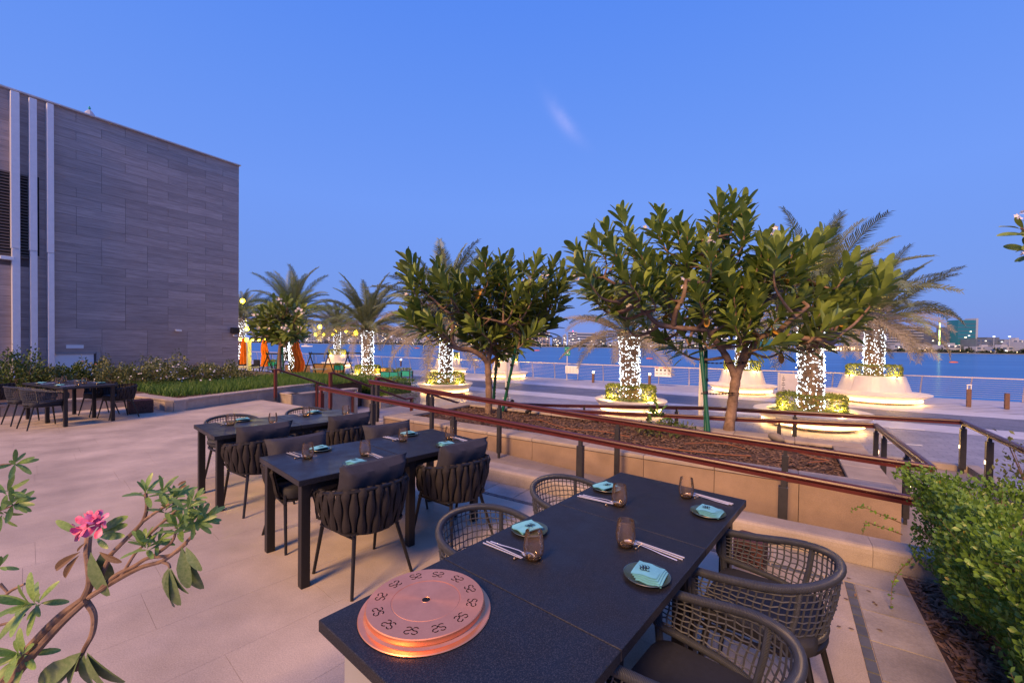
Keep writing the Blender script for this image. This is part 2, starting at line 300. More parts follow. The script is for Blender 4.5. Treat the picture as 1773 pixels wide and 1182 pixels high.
# ---------------------------------------------------------------- mesh builder
class MB:
    def __init__(s): s.v = []; s.f = []; s.uv = None
    def add(s, v, f):
        o = len(s.v); s.v += [tuple(p) for p in v]; s.f += [tuple(i + o for i in q) for q in f]; return s
    def box(s, c, d, rz=0, mtx=None):
        x, y, z = d[0]/2, d[1]/2, d[2]/2
        vs = [Vector(p) for p in ((-x,-y,-z),(x,-y,-z),(x,y,-z),(-x,y,-z),(-x,-y,z),(x,-y,z),(x,y,z),(-x,y,z))]
        R = mtx if mtx is not None else Matrix.Rotation(rz, 3, 'Z')
        return s.add([R @ p + Vector(c) for p in vs], [(0,3,2,1),(4,5,6,7),(0,1,5,4),(1,2,6,5),(2,3,7,6),(3,0,4,7)])
    def bbox(s, c, d, b, rz=0):                                    # box with chamfered edges all round
        x, y, z = d[0]/2, d[1]/2, d[2]/2; R = Matrix.Rotation(rz, 3, 'Z'); C_ = Vector(c)
        def ring(i, h): return [(-x+i, -y, h), (x-i, -y, h), (x, -y+i, h), (x, y-i, h), (x-i, y, h), (-x+i, y, h), (-x, y-i, h), (-x, -y+i, h)]
        def inn(h): return [(-x+b, -y+b, h)]*0 or [(-x+2*b, -y+b, h), (x-2*b, -y+b, h), (x-b, -y+2*b, h), (x-b, y-2*b, h), (x-2*b, y-b, h), (-x+2*b, y-b, h), (-x+b, y-2*b, h), (-x+b, -y+2*b, h)]
        P = inn(-z) + ring(b, -z+b) + ring(b, z-b) + inn(z)
        F = [tuple(reversed(range(8))), tuple(range(24, 32))]
        for k in range(3):
            for i in range(8): j = (i+1) % 8; F.append((k*8+i, k*8+j, k*8+8+j, k*8+8+i))
        return s.add([R @ Vector(p) + C_ for p in P], F)
    def prism(s, poly, z0, z1):
        n = len(poly); vs = [(p[0], p[1], z0) for p in poly] + [(p[0], p[1], z1) for p in poly]
        A = sum(poly[i][0]*poly[(i+1) % n][1] - poly[(i+1) % n][0]*poly[i][1] for i in range(n))
        f = [tuple(range(n, 2*n)), tuple(range(n-1, -1, -1))] + [(i, (i+1) % n, n+(i+1) % n, n+i) for i in range(n)]
        if A < 0: f = [tuple(reversed(q)) for q in f]
        return s.add(vs, f)
    def tube(s, pts, r, n=8, cap=True, flat=1, uv=False, up=None):
        pts = [Vector(p) for p in pts]; m = len(pts); rs = r if hasattr(r, '__len__') else [r]*m
        o = len(s.v); N = None; ln = 0; uvs = []
        for i, p in enumerate(pts):
            t = (pts[min(i+1, m-1)] - pts[max(i-1, 0)]).normalized()
            if N is None:
                a = Vector(up) if up else (Vector((0, 0, 1)) if abs(t.z) < .9 else Vector((1, 0, 0)))
                N = (a - t * a.dot(t)).normalized()
            else:
                if up: N = Vector(up)
                N = (N - t * N.dot(t))
                N = N.normalized() if N.length > 1e-6 else t.orthogonal().normalized()
            B = t.cross(N)
            if i: ln += (p - pts[i-1]).length
            for k in range(n):
                a = 2*PI*k/n
                s.v.append(tuple(p + (N * math.cos(a) * flat + B * math.sin(a)) * rs[i])); uvs.append((ln, k/n))
        for i in range(m-1):
            for k in range(n):
                k2 = (k+1) % n; s.f.append((o+i*n+k, o+i*n+k2, o+(i+1)*n+k2, o+(i+1)*n+k))
        if cap: s.f.append(tuple(o+k for k in reversed(range(n)))); s.f.append(tuple(o+(m-1)*n+k for k in range(n)))
        if uv: s.uv = (s.uv or []) + uvs
        return s
    def sweep(s, pts, prof, up=(0, 0, 1)):                          # closed profile (side, up) swept along a path
        pts = [Vector(p) for p in pts]; m = len(pts); n = len(prof); o = len(s.v)
        for i, p in enumerate(pts):
            a = (p - pts[i-1]).normalized() if i else (pts[1]-p).normalized()
            b = (pts[i+1] - p).normalized() if i < m-1 else a
            t = (a + b).normalized(); sd = t.cross(Vector(up)).normalized(); u_ = sd.cross(t).normalized()
            k = 1 / max(.4, t.dot(a))
            for x, y in prof: s.v.append(tuple(p + sd*x*k + u_*y))
        for i in range(m-1):
            for k in range(n):
                k2 = (k+1) % n; s.f.append((o+i*n+k, o+(i+1)*n+k, o+(i+1)*n+k2, o+i*n+k2))
        s.f.append(tuple(o+k for k in range(n))); s.f.append(tuple(o+(m-1)*n+k for k in reversed(range(n)))); return s
    def lathe(s, prof, n=24, c=(0, 0, 0), a0=0, a1=2*PI, caps=True):
        full = abs(a1-a0-2*PI) < 1e-6; cols = n if full else n+1; o = len(s.v); m = len(prof)
        for k in range(cols):
            a = a0 + (a1-a0)*k/n
            for r, z in prof: s.v.append((c[0]+r*math.cos(a), c[1]+r*math.sin(a), c[2]+z))
        for k in range(n):
            k2 = (k+1) % cols
            for i in range(m-1): s.f.append((o+k*m+i, o+k2*m+i, o+k2*m+i+1, o+k*m+i+1))
        if not full and caps: s.f.append(tuple(o+i for i in range(m))); s.f.append(tuple(o+n*m+i for i in reversed(range(m))))
        return s
    def ball(s, c, r, n=8, m=5, sq=(1, 1, 1)):
        pr = [(max(1e-4, r*math.sin(PI*i/m)), -r*math.cos(PI*i/m)) for i in range(m+1)]
        o = len(s.v); s.lathe(pr, n)
        s.v[o:] = [(c[0]+x*sq[0], c[1]+y*sq[1], c[2]+z*sq[2]) for x, y, z in s.v[o:]]; return s
    def grid(s, fn, nu, nv, close_u=False):
        o = len(s.v); cu = nu if close_u else nu+1
        for i in range(cu):
            for j in range(nv+1): s.v.append(tuple(fn(i/nu, j/nv)))
        for i in range(nu):
            i2 = (i+1) % cu
            for j in range(nv): s.f.append((o+i*(nv+1)+j, o+i2*(nv+1)+j, o+i2*(nv+1)+j+1, o+i*(nv+1)+j+1))
        return s
    def mesh(s, name, m, smooth=False):
        ang = smooth if not isinstance(smooth, bool) else 42
        me = bpy.data.meshes.new(name); me.from_pydata(s.v, [], s.f)
        if m: me.materials.append(m)
        if smooth: me.polygons.foreach_set('use_smooth', [True]*len(me.polygons)); me.update(); me.set_sharp_from_angle(angle=math.radians(ang))
        if s.uv:
            ul = me.uv_layers.new(name='UVMap'); idx = np.zeros(len(me.loops), int); me.loops.foreach_get('vertex_index', idx)
            uvs = np.array(s.uv)[idx]; ul.data.foreach_set('uv', uvs.ravel())
        me.update(); return me

def link(name, me, parent=None, loc=None, rot=None, mtx=None):
    o = bpy.data.objects.new(name, me); C.objects.link(o)
    if parent: o.parent = parent
    if mtx is not None: o.matrix_local = mtx
    else:
        if loc is not None: o.location = loc
        if rot is not None: o.rotation_euler = rot
    return o
def part(name, mb, m, parent=None, smooth=False, loc=None, rot=None, mtx=None, label=None, stuff=False):
    o = link(name, mb.mesh(name, m, smooth), parent, loc, rot, mtx)
    if label: o['label'] = label
    if stuff: o['kind'] = 'stuff'
    return o
def tag(o, label, cat, group=None):
    o['label'] = label; o['category'] = cat
    if group: o['group'] = group
    return o
def thing(name, label, cat, loc=(0, 0, 0), rz=0, group=None):
    o = bpy.data.objects.new(name, None); C.objects.link(o); o.empty_display_size = .1
    o.location = loc; o.rotation_euler = (0, 0, rz); return tag(o, label, cat, group)
def struct(name, mb, m, smooth=False):
    o = part(name, mb, m, None, smooth); o['kind'] = 'structure'; return o
def copy_tree(o, parent=None):
    c = o.copy(); C.objects.link(c)
    if parent: c.parent = parent
    for ch in list(o.children): copy_tree(ch, c)
    return c
def place(proto, used, loc, rz, label, group):                       # first use moves the prototype, later ones copy it
    o = copy_tree(proto) if used[0] else proto; used[0] = True
    o.location = loc; o.rotation_euler = (0, 0, rz); o['label'] = label; o['group'] = group
    return o
def rpoly(x, y, r, n=4):                                             # rounded rectangle
    out = []
    for cx, cy, a in ((x-r, y-r, 0), (-x+r, y-r, PI/2), (-x+r, -y+r, PI), (x-r, -y+r, 1.5*PI)):
        for k in range(n+1): t = a + PI/2*k/n; out.append((cx+r*math.cos(t), cy+r*math.sin(t)))
    return out
def clip(poly, a, b, c):                                             # keep a*x+b*y<=c
    out = []
    for i in range(len(poly)):
        p, q = poly[i], poly[(i+1) % len(poly)]; dp, dq = a*p[0]+b*p[1]-c, a*q[0]+b*q[1]-c
        if dp <= 0: out.append(p)
        if dp*dq < 0: t = dp/(dp-dq); out.append((p[0]+(q[0]-p[0])*t, p[1]+(q[1]-p[1])*t))
    return out
def catmull(pts, k=6):
    P = [Vector(p) for p in pts]; P = [2*P[0]-P[1]] + P + [2*P[-1]-P[-2]]; out = []
    for i in range(1, len(P)-2):
        for j in range(k):
            t = j/k; a, b, c, d = P[i-1], P[i], P[i+1], P[i+2]
            out.append(.5*((2*b) + (c-a)*t + (2*a-5*b+4*c-d)*t*t + (3*b-a-3*c+d)*t**3))
    out.append(P[-2]); return out

# leaf templates: along +x, unit length
def leaf_tpl(w, n=4, tipw=.55, fold=.12, curl=.12, peak=.65):
    v, f = [], []
    TT = [i/n for i in range(n+1)] if n < 5 else [0, .22, .45, .66, .82, .93, 1]; n = len(TT)-1
    for t in TT:
        ww = w * (math.sin(PI * min(1, t/peak) / 2) if t < peak else math.sqrt(max(0, 1 - ((t-peak)/(1-peak))**2)))
        ww = max(ww, w*.10 if n < 5 else w*.25*(t == 1)); z = -curl*t*t
        v += [(t, -ww, z + fold*ww*2), (t, 0, z), (t, ww, z + fold*ww*2)]
    for i in range(n):
        a = 3*i; f += [(a, a+3, a+4, a+1), (a+1, a+4, a+5, a+2)]
    return np.array(v), f
def leaf_mesh_multi(tpl, mats4):                                     # merges leaves: mats4 array (n,4,4)
    v, f = tpl; vh = np.c_[v, np.ones(len(v))]
    V = np.einsum('nij,kj->nki', np.asarray(mats4), vh)[:, :, :3].reshape(-1, 3)
    n = len(mats4); k = len(v)
    F = (np.array(f)[None] + (np.arange(n)*k)[:, None, None]).reshape(-1, len(f[0]))
    return V, F
def stuff_mesh(name, V, F, m, parent=None, smooth=True):
    me = bpy.data.meshes.new(name); me.from_pydata(V.tolist(), [], F.tolist()); me.materials.append(m)
    if smooth: me.polygons.foreach_set('use_smooth', [True]*len(me.polygons))
    return link(name, me, parent)
def frame(pos, d, up, s):                                            # 4x4 with x along d
    d = Vector(d).normalized(); up = Vector(up); y = up.cross(d)
    if y.length < 1e-4: y = d.orthogonal()
    y.normalize(); z = d.cross(y)
    return Matrix(((d.x*s, y.x*s, z.x*s, pos[0]), (d.y*s, y.y*s, z.y*s, pos[1]), (d.z*s, y.z*s, z.z*s, pos[2]), (0, 0, 0, 1)))
def rdir():
    v = RNG.normal(size=3); return Vector(v / np.linalg.norm(v))
U_ = random.uniform
# ================================================================ SETTING
PZ = -.83                                                           # promenade level, terrace is 0
WZ = -2.6                                                           # water level
def uvpoly(pts): return [tuple(W(u, v)[:2]) for u, v in pts]
# terrace: a solid base with stone slabs laid on it
mb = MB(); mb.prism(uvpoly([(-22, -7), (.762, -7), (.762, 4.19), (3.2, 4.19), (3.2, 4.25), (-6.87, 4.25), (-6.87, 6.25), (-22, 6.25)]), -1.4, -.005)
terrace = struct('terrace_floor', mb, M_grout)
TH = math.radians(49.0); ta = Vector((math.cos(TH), math.sin(TH))); tb = Vector((-ta.y, ta.x))
SL, SWD, GAP = 1.08, .52, .0007
cnt = 0
for j in range(-8, 34):
    off = U_(0, SL)
    for i in range(-10, 18):
        x0, y0 = i*SL + off, j*SWD
        q = [(x0+GAP, y0+GAP), (x0+SL-GAP, y0+GAP), (x0+SL-GAP, y0+SWD-GAP), (x0+GAP, y0+SWD-GAP)]
        P = [ta*a + tb*b for a, b in q]; P = [(p.x*UX.x + p.y*UX.y, p.x*VX.x + p.y*VX.y) for p in P]
        for lim in ((1, 0, .392), (0, 1, 6.2), (-1, 0, 16.5), (0, -1, 2.5)):
            if P: P = clip(P, *lim)
        if not P: continue
        cu, cv = sum(p[0] for p in P)/len(P), sum(p[1] for p in P)/len(P)
        if cu > -6.9:
            P = clip(P, 0, 1, 3.785)
        if len(P) < 3: continue
        cu, cv = sum(p[0] for p in P)/len(P), sum(p[1] for p in P)/len(P)
        cw = W(cu, cv)
        if cw.y < .8 or abs(cw.x) > 1.5*cw.y + .6 or (cu < -12.6 and cv > 4.2) or cu < -14.2: continue
        pw = [tuple((W(*p) - cw)[:2]) for p in P]
        m2 = MB().prism(pw, -.0045, U_(-.0001, .0001))
        part('paving_slab', m2, M_slab, terrace, loc=cw); cnt += 1
# edge band of small dark setts, then pale tiles up to curb and planting bed
k = 0
for i in range(int(5.2/.112)):
    u = .39 - i*.112
    part('dark_sett', MB().box((0, 0, -.0015), (.101, .050, .006)), M_tile_d, terrace, loc=W(u-.056, 3.815), rot=(0, 0, AU))
for i in range(16):
    part('dark_sett', MB().box((0, 0, -.0015), (.050, .101, .006)), M_tile_d, terrace, loc=W(.42, 3.785-i*.112), rot=(0, 0, AU))
for i in range(14):
    u = .75 - i*.40
    part('pale_tile', MB().box((0, 0, -.0015), (.391, .343, .006)), M_tile_l, terrace, loc=W(u-.2, 4.022), rot=(0, 0, AU))
for i in range(6):
    part('pale_tile', MB().box((0, 0, -.0015), (.30, .342, .006)), M_tile_l, terrace, loc=W(.6, 3.67-i*.35), rot=(0, 0, AU))
# low curb between terrace and ramp: rounded stones end to end
curb = thing('stone_curb', 'low rounded sandstone curb along the near edge of the ramp', 'curb', W(-4.3, 4.325), AU)
for i in range(6):
    L_ = .98; m2 = MB()
    prof = [(-.125, 0), (.125, 0), (.125, .15), (-.08, .155), (-.105, .148), (-.12, .13), (-.125, .10)]
    m2.add([(x, y, z) for x in (i*L_+.0012, (i+1)*L_-.0012) for y, z in [(p[0], p[1]) for p in prof]],
           [tuple(range(7)), tuple(range(13, 6, -1))] + [(k, k+7, (k+1) % 7+7, (k+1) % 7) for k in range(7)])
    part('curb_stone', m2, M_coping, curb)
# ramp first leg, turning landing, second leg
def rz1(u): return -.045*(u+6.87) if u > -6.87 else 0
mb = MB()
mb.add([W(-6.87, 4.44, -.012), W(1.0, 4.44, rz1(1.0)), W(1.0, 5.80, rz1(1.0)), W(-6.87, 5.80, -.012),
        W(-6.87, 4.44, -1.2), W(1.0, 4.44, -1.2), W(1.0, 5.80, -1.2), W(-6.87, 5.80, -1.2)],
       [(0, 1, 2, 3), (0, 4, 5, 1), (1, 5, 6, 2), (2, 6, 7, 3), (3, 7, 4, 0)])
mb.add([W(1.0, 4.44, -.356), W(2.75, 4.44, -.36), W(2.75, 10.2, -.37), W(1.0, 10.2, -.37)], [(0, 1, 2, 3)])
mb.add([W(1.0, 8.56, -.37), W(1.0, 10.2, -.37), W(-6.9, 10.2, PZ-.01), W(-6.9, 8.56, PZ-.01)], [(0, 1, 2, 3)])
struct('ramp', mb, M_ramp)
mb = MB().prism(uvpoly([(2.62, 4.4), (2.78, 4.4), (2.78, 10.22), (2.62, 10.22)]), -1.2, -.27)
mb.prism(uvpoly([(.4, 10.06), (2.615, 10.06), (2.615, 10.22), (.4, 10.22)]), -1.2, -.275)
kerb = part('ramp_kerb', mb, M_coping); tag(kerb, 'low pale kerb around the outer edge of the ramp landing at right', 'kerb')
# promenade with bands parallel to the sea
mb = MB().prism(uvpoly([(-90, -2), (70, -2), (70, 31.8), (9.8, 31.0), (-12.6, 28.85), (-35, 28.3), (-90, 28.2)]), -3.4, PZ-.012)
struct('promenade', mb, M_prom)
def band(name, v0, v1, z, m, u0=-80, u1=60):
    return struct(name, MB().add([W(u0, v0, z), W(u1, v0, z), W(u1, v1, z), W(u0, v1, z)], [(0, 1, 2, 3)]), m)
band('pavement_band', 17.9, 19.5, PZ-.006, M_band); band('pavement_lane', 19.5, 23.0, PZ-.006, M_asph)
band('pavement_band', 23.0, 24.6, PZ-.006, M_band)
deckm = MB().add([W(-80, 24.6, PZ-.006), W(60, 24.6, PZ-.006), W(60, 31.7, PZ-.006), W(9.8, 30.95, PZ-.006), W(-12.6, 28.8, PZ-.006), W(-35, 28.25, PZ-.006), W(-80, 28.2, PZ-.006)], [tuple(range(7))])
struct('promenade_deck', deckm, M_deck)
mj = MB()
for i in range(60):                                                 # diagonal joints in the deck strip
    u = -40 + i*.95; p, q = W(u, 24.62, PZ-.002), W(u+3.4, 28.2, PZ-.002); d = UX*.03
    mj.add([p-d, p+d, q+d, q-d], [(0, 1, 2, 3)])
jo = part('deck_joint', mj, M_joint); jo['kind'] = 'structure'
# worn white paint dashes on the promenade
for q in ((1190, 705), (1150, 700), (1560, 768), (1570, 742), (985, 705)):
    c_ = gp(*q, PZ); part('painted_dash', MB().box((0, 0, 0), (.9, .07, .004)), M_white, None, loc=c_, rot=(0, 0, AU+.25))['kind'] = 'structure'
# water
mb = MB().add([W(-1500, 28, WZ), W(1500, 28, WZ), W(1500, 2200, WZ), W(-1500, 2200, WZ)], [(0, 1, 2, 3)])
struct('sea', mb, M_water)
# stairs from terrace to promenade, left of the ramp
st = thing('stairs', 'stone steps going down from the terrace between red handrails', 'stairs', W(-9.4, 6.25), AU)
for i in range(5):
    h = -(i+1)*.166
    part('step', MB().box((0, .17+.34*i, (h-1.0)/2), (4.9, .338, h+1.0)), M_coping, st)
# ---------------------------------------------------------------- central planter with stone blocks and coping
pl = thing('stone_planter', 'long sandstone planter filled with bark mulch beside the ramp', 'planter', W(-6.87, 5.82), AU)
PT = .18; NB = 9
for i in range(NB):
    L_ = 7.92/NB
    part('wall_block', MB().box((L_*(i+.5), .15, (PT-.05-1.05)/2), (L_-.006, .28, PT-.05+1.05)), M_stone, pl)
    part('coping_stone', MB().bbox((L_*(i+.5), .20, PT-.026), (L_-.004, .42, .052), .008), M_coping, pl)
    part('coping_stone', MB().bbox((L_*(i+.5), 2.54, PT-.026), (L_-.004, .38, .052), .008), M_coping, pl)
    part('wall_block', MB().box((L_*(i+.5), 2.57, (PT-.05-1.05)/2), (L_-.006, .28, PT-.05+1.05)), M_stone, pl)
for i in range(3):
    for x0, wd in ((.20, .40), (7.72, .40)):
        part('coping_stone', MB().bbox((x0, .41+.645*(i+.5), PT-.026), (wd, .641, .052), .008), M_coping, pl)
        part('wall_block', MB().box((x0 + (.07 if x0 > 1 else -.07), .30+.70*(i+.5), (PT-.05-1.05)/2), (.26, .69, PT-.05+1.05)), M_stone, pl)
mb = MB().grid(lambda a, b: (.3+7.3*a, .35+2.05*b, .10 + .02*math.sin(a*31+b*9)*math.sin(b*17+a*5)), 40, 14)
part('soil', mb, M_soil, pl, True)
def chips(name, n, ufn, m, parent, lo=.012, hi=.05):
    tv = np.array([(-.5,-.25,0),(.5,-.18,0),(.42,.25,0),(-.46,.22,0),(0,0,.10)]); tf = [(0,1,4),(1,2,4),(2,3,4),(3,0,4)]
    Ms = []
    for _ in range(n):
        p = ufn(); a = U_(0, 2*PI); s = U_(lo, hi)
        Ms.append(np.array(Matrix.Translation(p) @ Matrix.Rotation(a, 4, 'Z') @ Matrix.Rotation(U_(-.7, .7), 4, 'X') @ Matrix.Rotation(U_(-.5, .5), 4, 'Y') @ Matrix.Diagonal((s*1.6, s, s, 1))))
    V, F = leaf_mesh_multi((tv, tf), Ms); o = stuff_mesh(name, V, F, m, parent, False); o['kind'] = 'stuff'; return o
chips('bark_chips', 9000, lambda: Vector((U_(.4, 7.5), U_(.42, 2.35), U_(.095, .14))), M_mulch, pl, .015, .05)
# bits lying in the planter
for i, pts in enumerate([[(905, 738), (930, 726), (980, 741), (1040, 746), (1090, 756)], [(1185, 768), (1230, 766), (1265, 770), (1290, 777)], [(1120, 771), (1180, 779), (1250, 786), (1300, 789)], [(1370, 778), (1410, 792), (1436, 797), (1400, 800)]]):
    o = part('drip_hose', MB().tube(catmull([gp(x, y, .14) for x, y in pts], 6), .009, 6), M_hose, None, True)
    tag(o, ['brown drip hose lying on the mulch at the left part of the planter', 'short brown drip hose on mulch close to the foot of the big tree', 'brown drip hose on mulch running along the front coping', 'looped brown drip hose on mulch at the right end of the planter'][i], 'hose', 'drip hoses in the planter')
rk = part('rock', MB().ball((0, 0, 0), .09, 8, 6, (1, 1.5, .8)), M_rock, None, True, loc=gp(1344, 757, .2), rot=(.2, .3, .6)); tag(rk, 'grey rock on the mulch beside the far edge of the planter', 'rock')
# black spotlights on spikes in the planter
for i, (q, r_) in enumerate([((884, 709), 1.1), ((918, 719), -.3), ((1026+10, 712), .5)][:2]):
    p = gp(*q, .13); t = thing('garden_spotlight', ['black cylinder spotlight lying by the left tree in the planter', 'black spike spotlight leaning in mulch right of the left tree'][i], 'spotlight', p, r_, 'spotlights in the planter')
    part('spike', MB().tube([(0, 0, -.06), (.01, 0, .10)], .012, 6), M_black, t)
    part('lamp_body', MB().tube([(-.10, 0, .06), (.02, .0, .14), (.10, 0, .20)], [.035, .045, .048], 10), M_black, t, True)

# ================================================================ BUILDING
BU = -24.0; BROT = VROT                                            # wall faces +U, runs along V
bld = thing('clad_building', 'tall grey building clad in wood look panels with white vertical fins', 'building', W(BU, 10.83, -1), BROT)
BT = 10.72 + 1                                                     # roof height above base; local x = V-10.83, y = -(U-BU)
part('wall', MB().box((-7.5, 5.03, BT/2-.02), (15.0, 10, BT-.04)), M_panelgap, bld)
part('coping', MB().box((-7.5, 4.95, BT+.02), (15.06, 10.2, .05)), M_pole, bld)
def bl(v): return v - 10.83
HU, RH = .752, .3755
mesh_cache = {}
def panel(x0, x1, z0, z1):
    k = (round(x1-x0, 3), round(z1-z0, 3))
    if k not in mesh_cache:
        mesh_cache[k] = MB().bbox((0, 0, 0), (k[0]-.007, .026, k[1]-.006), .0025).mesh('panel', M_panel)
    o = link('wall_panel', mesh_cache[k], bld, ((x0+x1)/2, .013 + U_(-.002, .002), (z0+z1)/2)); o.rotation_euler = (0, 0, 0)
vd0, vd1 = uvof(atu(90, 640, BU))[1], uvof(atu(167, 640, BU))[1]
dz1 = atu(130, 610, BU).z + 1
lv0, lv1, lz0, lz1 = bl(uvof(atu(-30, 440, BU))[1]), bl(uvof(atu(51, 440, BU))[1]), atu(50, 446, BU).z+1, atu(50, 308, BU).z+1
rows = int(BT/RH)+1
for r in range(rows):
    z1 = BT - .005 - r*RH; z0 = max(.3, z1 - RH)
    if z1 < .9: break
    cuts = [0.]; x = 0; kk = 1 if r % 2 else 2
    while x > -9.4:
        x -= HU*kk; cuts.append(x); kk = 2
        if random.random() < .12: kk = 1
    for b_, a_ in zip(cuts[:-1], cuts[1:]):
        if z0 < dz1 and a_ < bl(vd1)+.12 and b_ > bl(vd0): 
            if b_ > bl(vd1)+.14 and z0 < dz1: panel(max(a_, bl(vd1)+.12), b_, z0, z1)
            elif a_ < bl(vd0)-.1: panel(a_, min(b_, bl(vd0)), z0, z1)
            if z1 > dz1 + .02 and b_-a_ > .2: panel(max(a_, bl(vd0)), min(b_, bl(vd1)+.12), dz1, z1) if min(b_, bl(vd1)+.12)-max(a_, bl(vd0)) > .1 else None
            continue
        if a_ < lv1 and z0 < lz1 and z1 > lz0:
            if b_ > lv1 + .1: panel(lv1+.02, b_, z0, z1)
            continue
        panel(a_, b_, z0, z1)
# white vertical fins
for x, yt, wd in ((25, 160, .30), (56, 172, .27), (86, 181, .25)):
    p = atu(x, yt, BU+.15); v_ = bl(uvof(p)[1]); zt = p.z+1; zm = 5.6 + .35
    part('fin', MB().bbox((v_, -.13, (zt+zm)/2), (wd*.72, .26, zt-zm), .006), M_fin, bld)
    part('fin', MB().bbox((v_+.01, -.12, zm/2), (wd*.66, .235, zm-.008), .006), M_fin, bld)
# bronze louvre
part('louvre_frame', MB().box((lv1+.03, -.02, (lz0+lz1)/2), (.06, .09, lz1-lz0+.12)).box(((lv0+lv1)/2, -.02, lz1+.03), (lv1-lv0, .09, .06)).box(((lv0+lv1)/2, -.02, lz0-.03), (lv1-lv0, .09, .06)), M_louvre, bld)
part('louvre_back', MB().box(((lv0+lv1)/2, .016, (lz0+lz1)/2), (lv1-lv0-.01, .02, lz1-lz0)), M_blacks, bld)
nsl = 27; slat = MB().box((0, 0, 0), (lv1-lv0-.02, .012, .085), mtx=Matrix.Rotation(-.7, 3, 'X')).mesh('slat', M_louvre)
for i in range(nsl): link('louvre_slat', slat, bld, ((lv0+lv1)/2, -.025, lz0 + (lz1-lz0)*(i+.5)/nsl))
part('slot_vent', MB().box((bl(uvof(atu(65.5, 400, BU))[1]), -.006, (lz0+lz1)/2+.1), (.07, .02, lz1-lz0)), M_blacks, bld)
# white service door with frame, sign plate, lamp and cameras
part('service_door', MB().box(((bl(vd0)+bl(vd1))/2, .012, dz1/2), (vd1-vd0-.16, .03, dz1-.02)), M_white, bld)
part('door_frame', MB().box((bl(vd1)+.05, -.01, dz1/2), (.12, .08, dz1)).box(((bl(vd0)+bl(vd1))/2-.02, -.01, dz1-.03), (vd1-vd0-.03, .08, .06)), M_grey, bld)
p0_, p1_ = atu(118, 603, BU), atu(141, 597, BU)
part('name_plate', MB().box(((bl(uvof(p0_)[1])+bl(uvof(p1_)[1]))/2, -.015, (p0_.z+p1_.z)/2+1), (.5, .03, .14)), M_swhite, bld)
def cctv(px, py, sc_, label, dirn=1):
    p = atu(px, py, BU); t = thing('security_camera', label, 'security camera', p, BROT, 'security cameras on the clad wall')
    part('bracket', MB().box((0, -.04*sc_, .02*sc_), (.05*sc_, .10*sc_, .05*sc_)), M_swhite, t)
    part('camera_body', MB().bbox((.05*dirn*sc_, -.14*sc_, 0), (.26*sc_, .11*sc_, .10*sc_), .01), M_swhite, t)
    part('camera_lens', MB().lathe([(0, 0), (.035*sc_, 0), (.035*sc_, .02)], 10, (-.08*dirn*sc_, -.14*sc_, -.055*sc_)), M_black, t)
cctv(305, 572, .9, 'small white security camera in the middle of the clad wall')
cctv(6, 447, 1.3, 'large white bullet camera under the bronze louvre at the left edge')
cctv(404, 581, .7, 'small white security camera below the black loudspeaker at the wall corner')
p = atu(405, 572, BU); o = part('loudspeaker', MB().bbox((0, -.12, 0), (.36, .22, .30), .02), M_black, None, loc=p, rot=(0, 0, BROT)); tag(o, 'black box loudspeaker fixed at the corner of the clad wall', 'loudspeaker')
p = atu(155, 192, BU-.8)
t = thing('roof_cover', 'pale folded fabric cover with dark finial on the roof', 'cover', Vector((p.x, p.y, 10.75)), 0)
part('fabric_cover', MB().lathe([(.34, 0), (.30, .12), (.20, .32), (.10, .48), (.03, .55)], 9), M_farg, t); part('finial', MB().ball((0, 0, .62), .05, 6, 4).tube([(0, 0, .5), (0, 0, .7)], .02, 5), M_teal, t)
# ================================================================ LEFT PLANTER, LOW WALLS, SHRUBS
lp = thing('corner_planter', 'low pale stone planter wrapping the corner before the clad building', 'planter', (0, 0, 0))
PTS = [(-13.95, -1.2), (-13.83, 1.63), (-13.67, 3.74), (-11.87, 3.97), (-13.3, 8.4)]
def wallrun(parent, pts, h, th, side, z0=0, seg=1.1, cap=.05, capw=.30):
    for (a, b) in zip(pts[:-1], pts[1:]):
        p, q = W(*a), W(*b); d = q-p; L_ = d.length; d.normalize(); n_ = Vector((-d.y, d.x, 0))*side; r_ = math.atan2(d.y, d.x)
        k_ = max(1, round(L_/seg))
        for i in range(k_):
            c_ = p + d*(L_*(i+.5)/k_)
            part('wall_block', MB().box((0, 0, 0), (L_/k_-.006, th, h-cap+.3)), M_coping, parent, loc=c_+n_*(th/2+.02)+Vector((0, 0, z0+(h-cap-.3)/2)), rot=(0, 0, r_))
            part('coping_stone', MB().bbox((0, 0, 0), (L_/k_-.004, capw, cap), .008), M_coping, parent, loc=c_+n_*capw/2+Vector((0, 0, z0+h-cap/2)), rot=(0, 0, r_))
wallrun(lp, PTS, .27, .24, 1)
for q in PTS[1:4]: part('corner_stone', MB().bbox((0, 0, .244), (.34, .34, .056), .006).box((0, 0, .05), (.28, .28, .34)), M_coping, lp, loc=W(q[0]-(.16 if q[0] < -12 else .20), q[1]+(.15 if q != PTS[2] else .15), 0), rot=(0, 0, AU))
mb = MB().prism(uvpoly([(-23.9, -1.2), (-14.2, -1.2), (-14.1, 1.63), (-13.95, 3.9), (-12.2, 4.2), (-13.5, 8.4), (-14, 10.8), (-23.9, 10.8)]), -1.0, .17)
part('soil', mb, M_soil, lp)
chips('bark_chips', 1500, lambda: (lambda t: W(-12.6 - 1.3*t - U_(0, 1.0), 4.3 + 3.9*t, .18))(U_(0, 1)), M_mulch, lp, .02, .06)
hw = thing('hedge_planter', 'low pale wall in front of the dark green hedge beside the stairs', 'planter', (0, 0, 0))
wallrun(hw, [(-17.8, 10.8), (-12.9, 10.8), (-12.9, 12.9)], .42, .24, 1, PZ, 1.2)
sd = thing('stair_wall', 'pale wall block at the foot of the red stair rail', 'wall', (0, 0, 0)); wallrun(sd, [(-13.9, 6.9), (-12.1, 6.9), (-12.1, 9.2)], .95, .28, 1, PZ, 1.2)

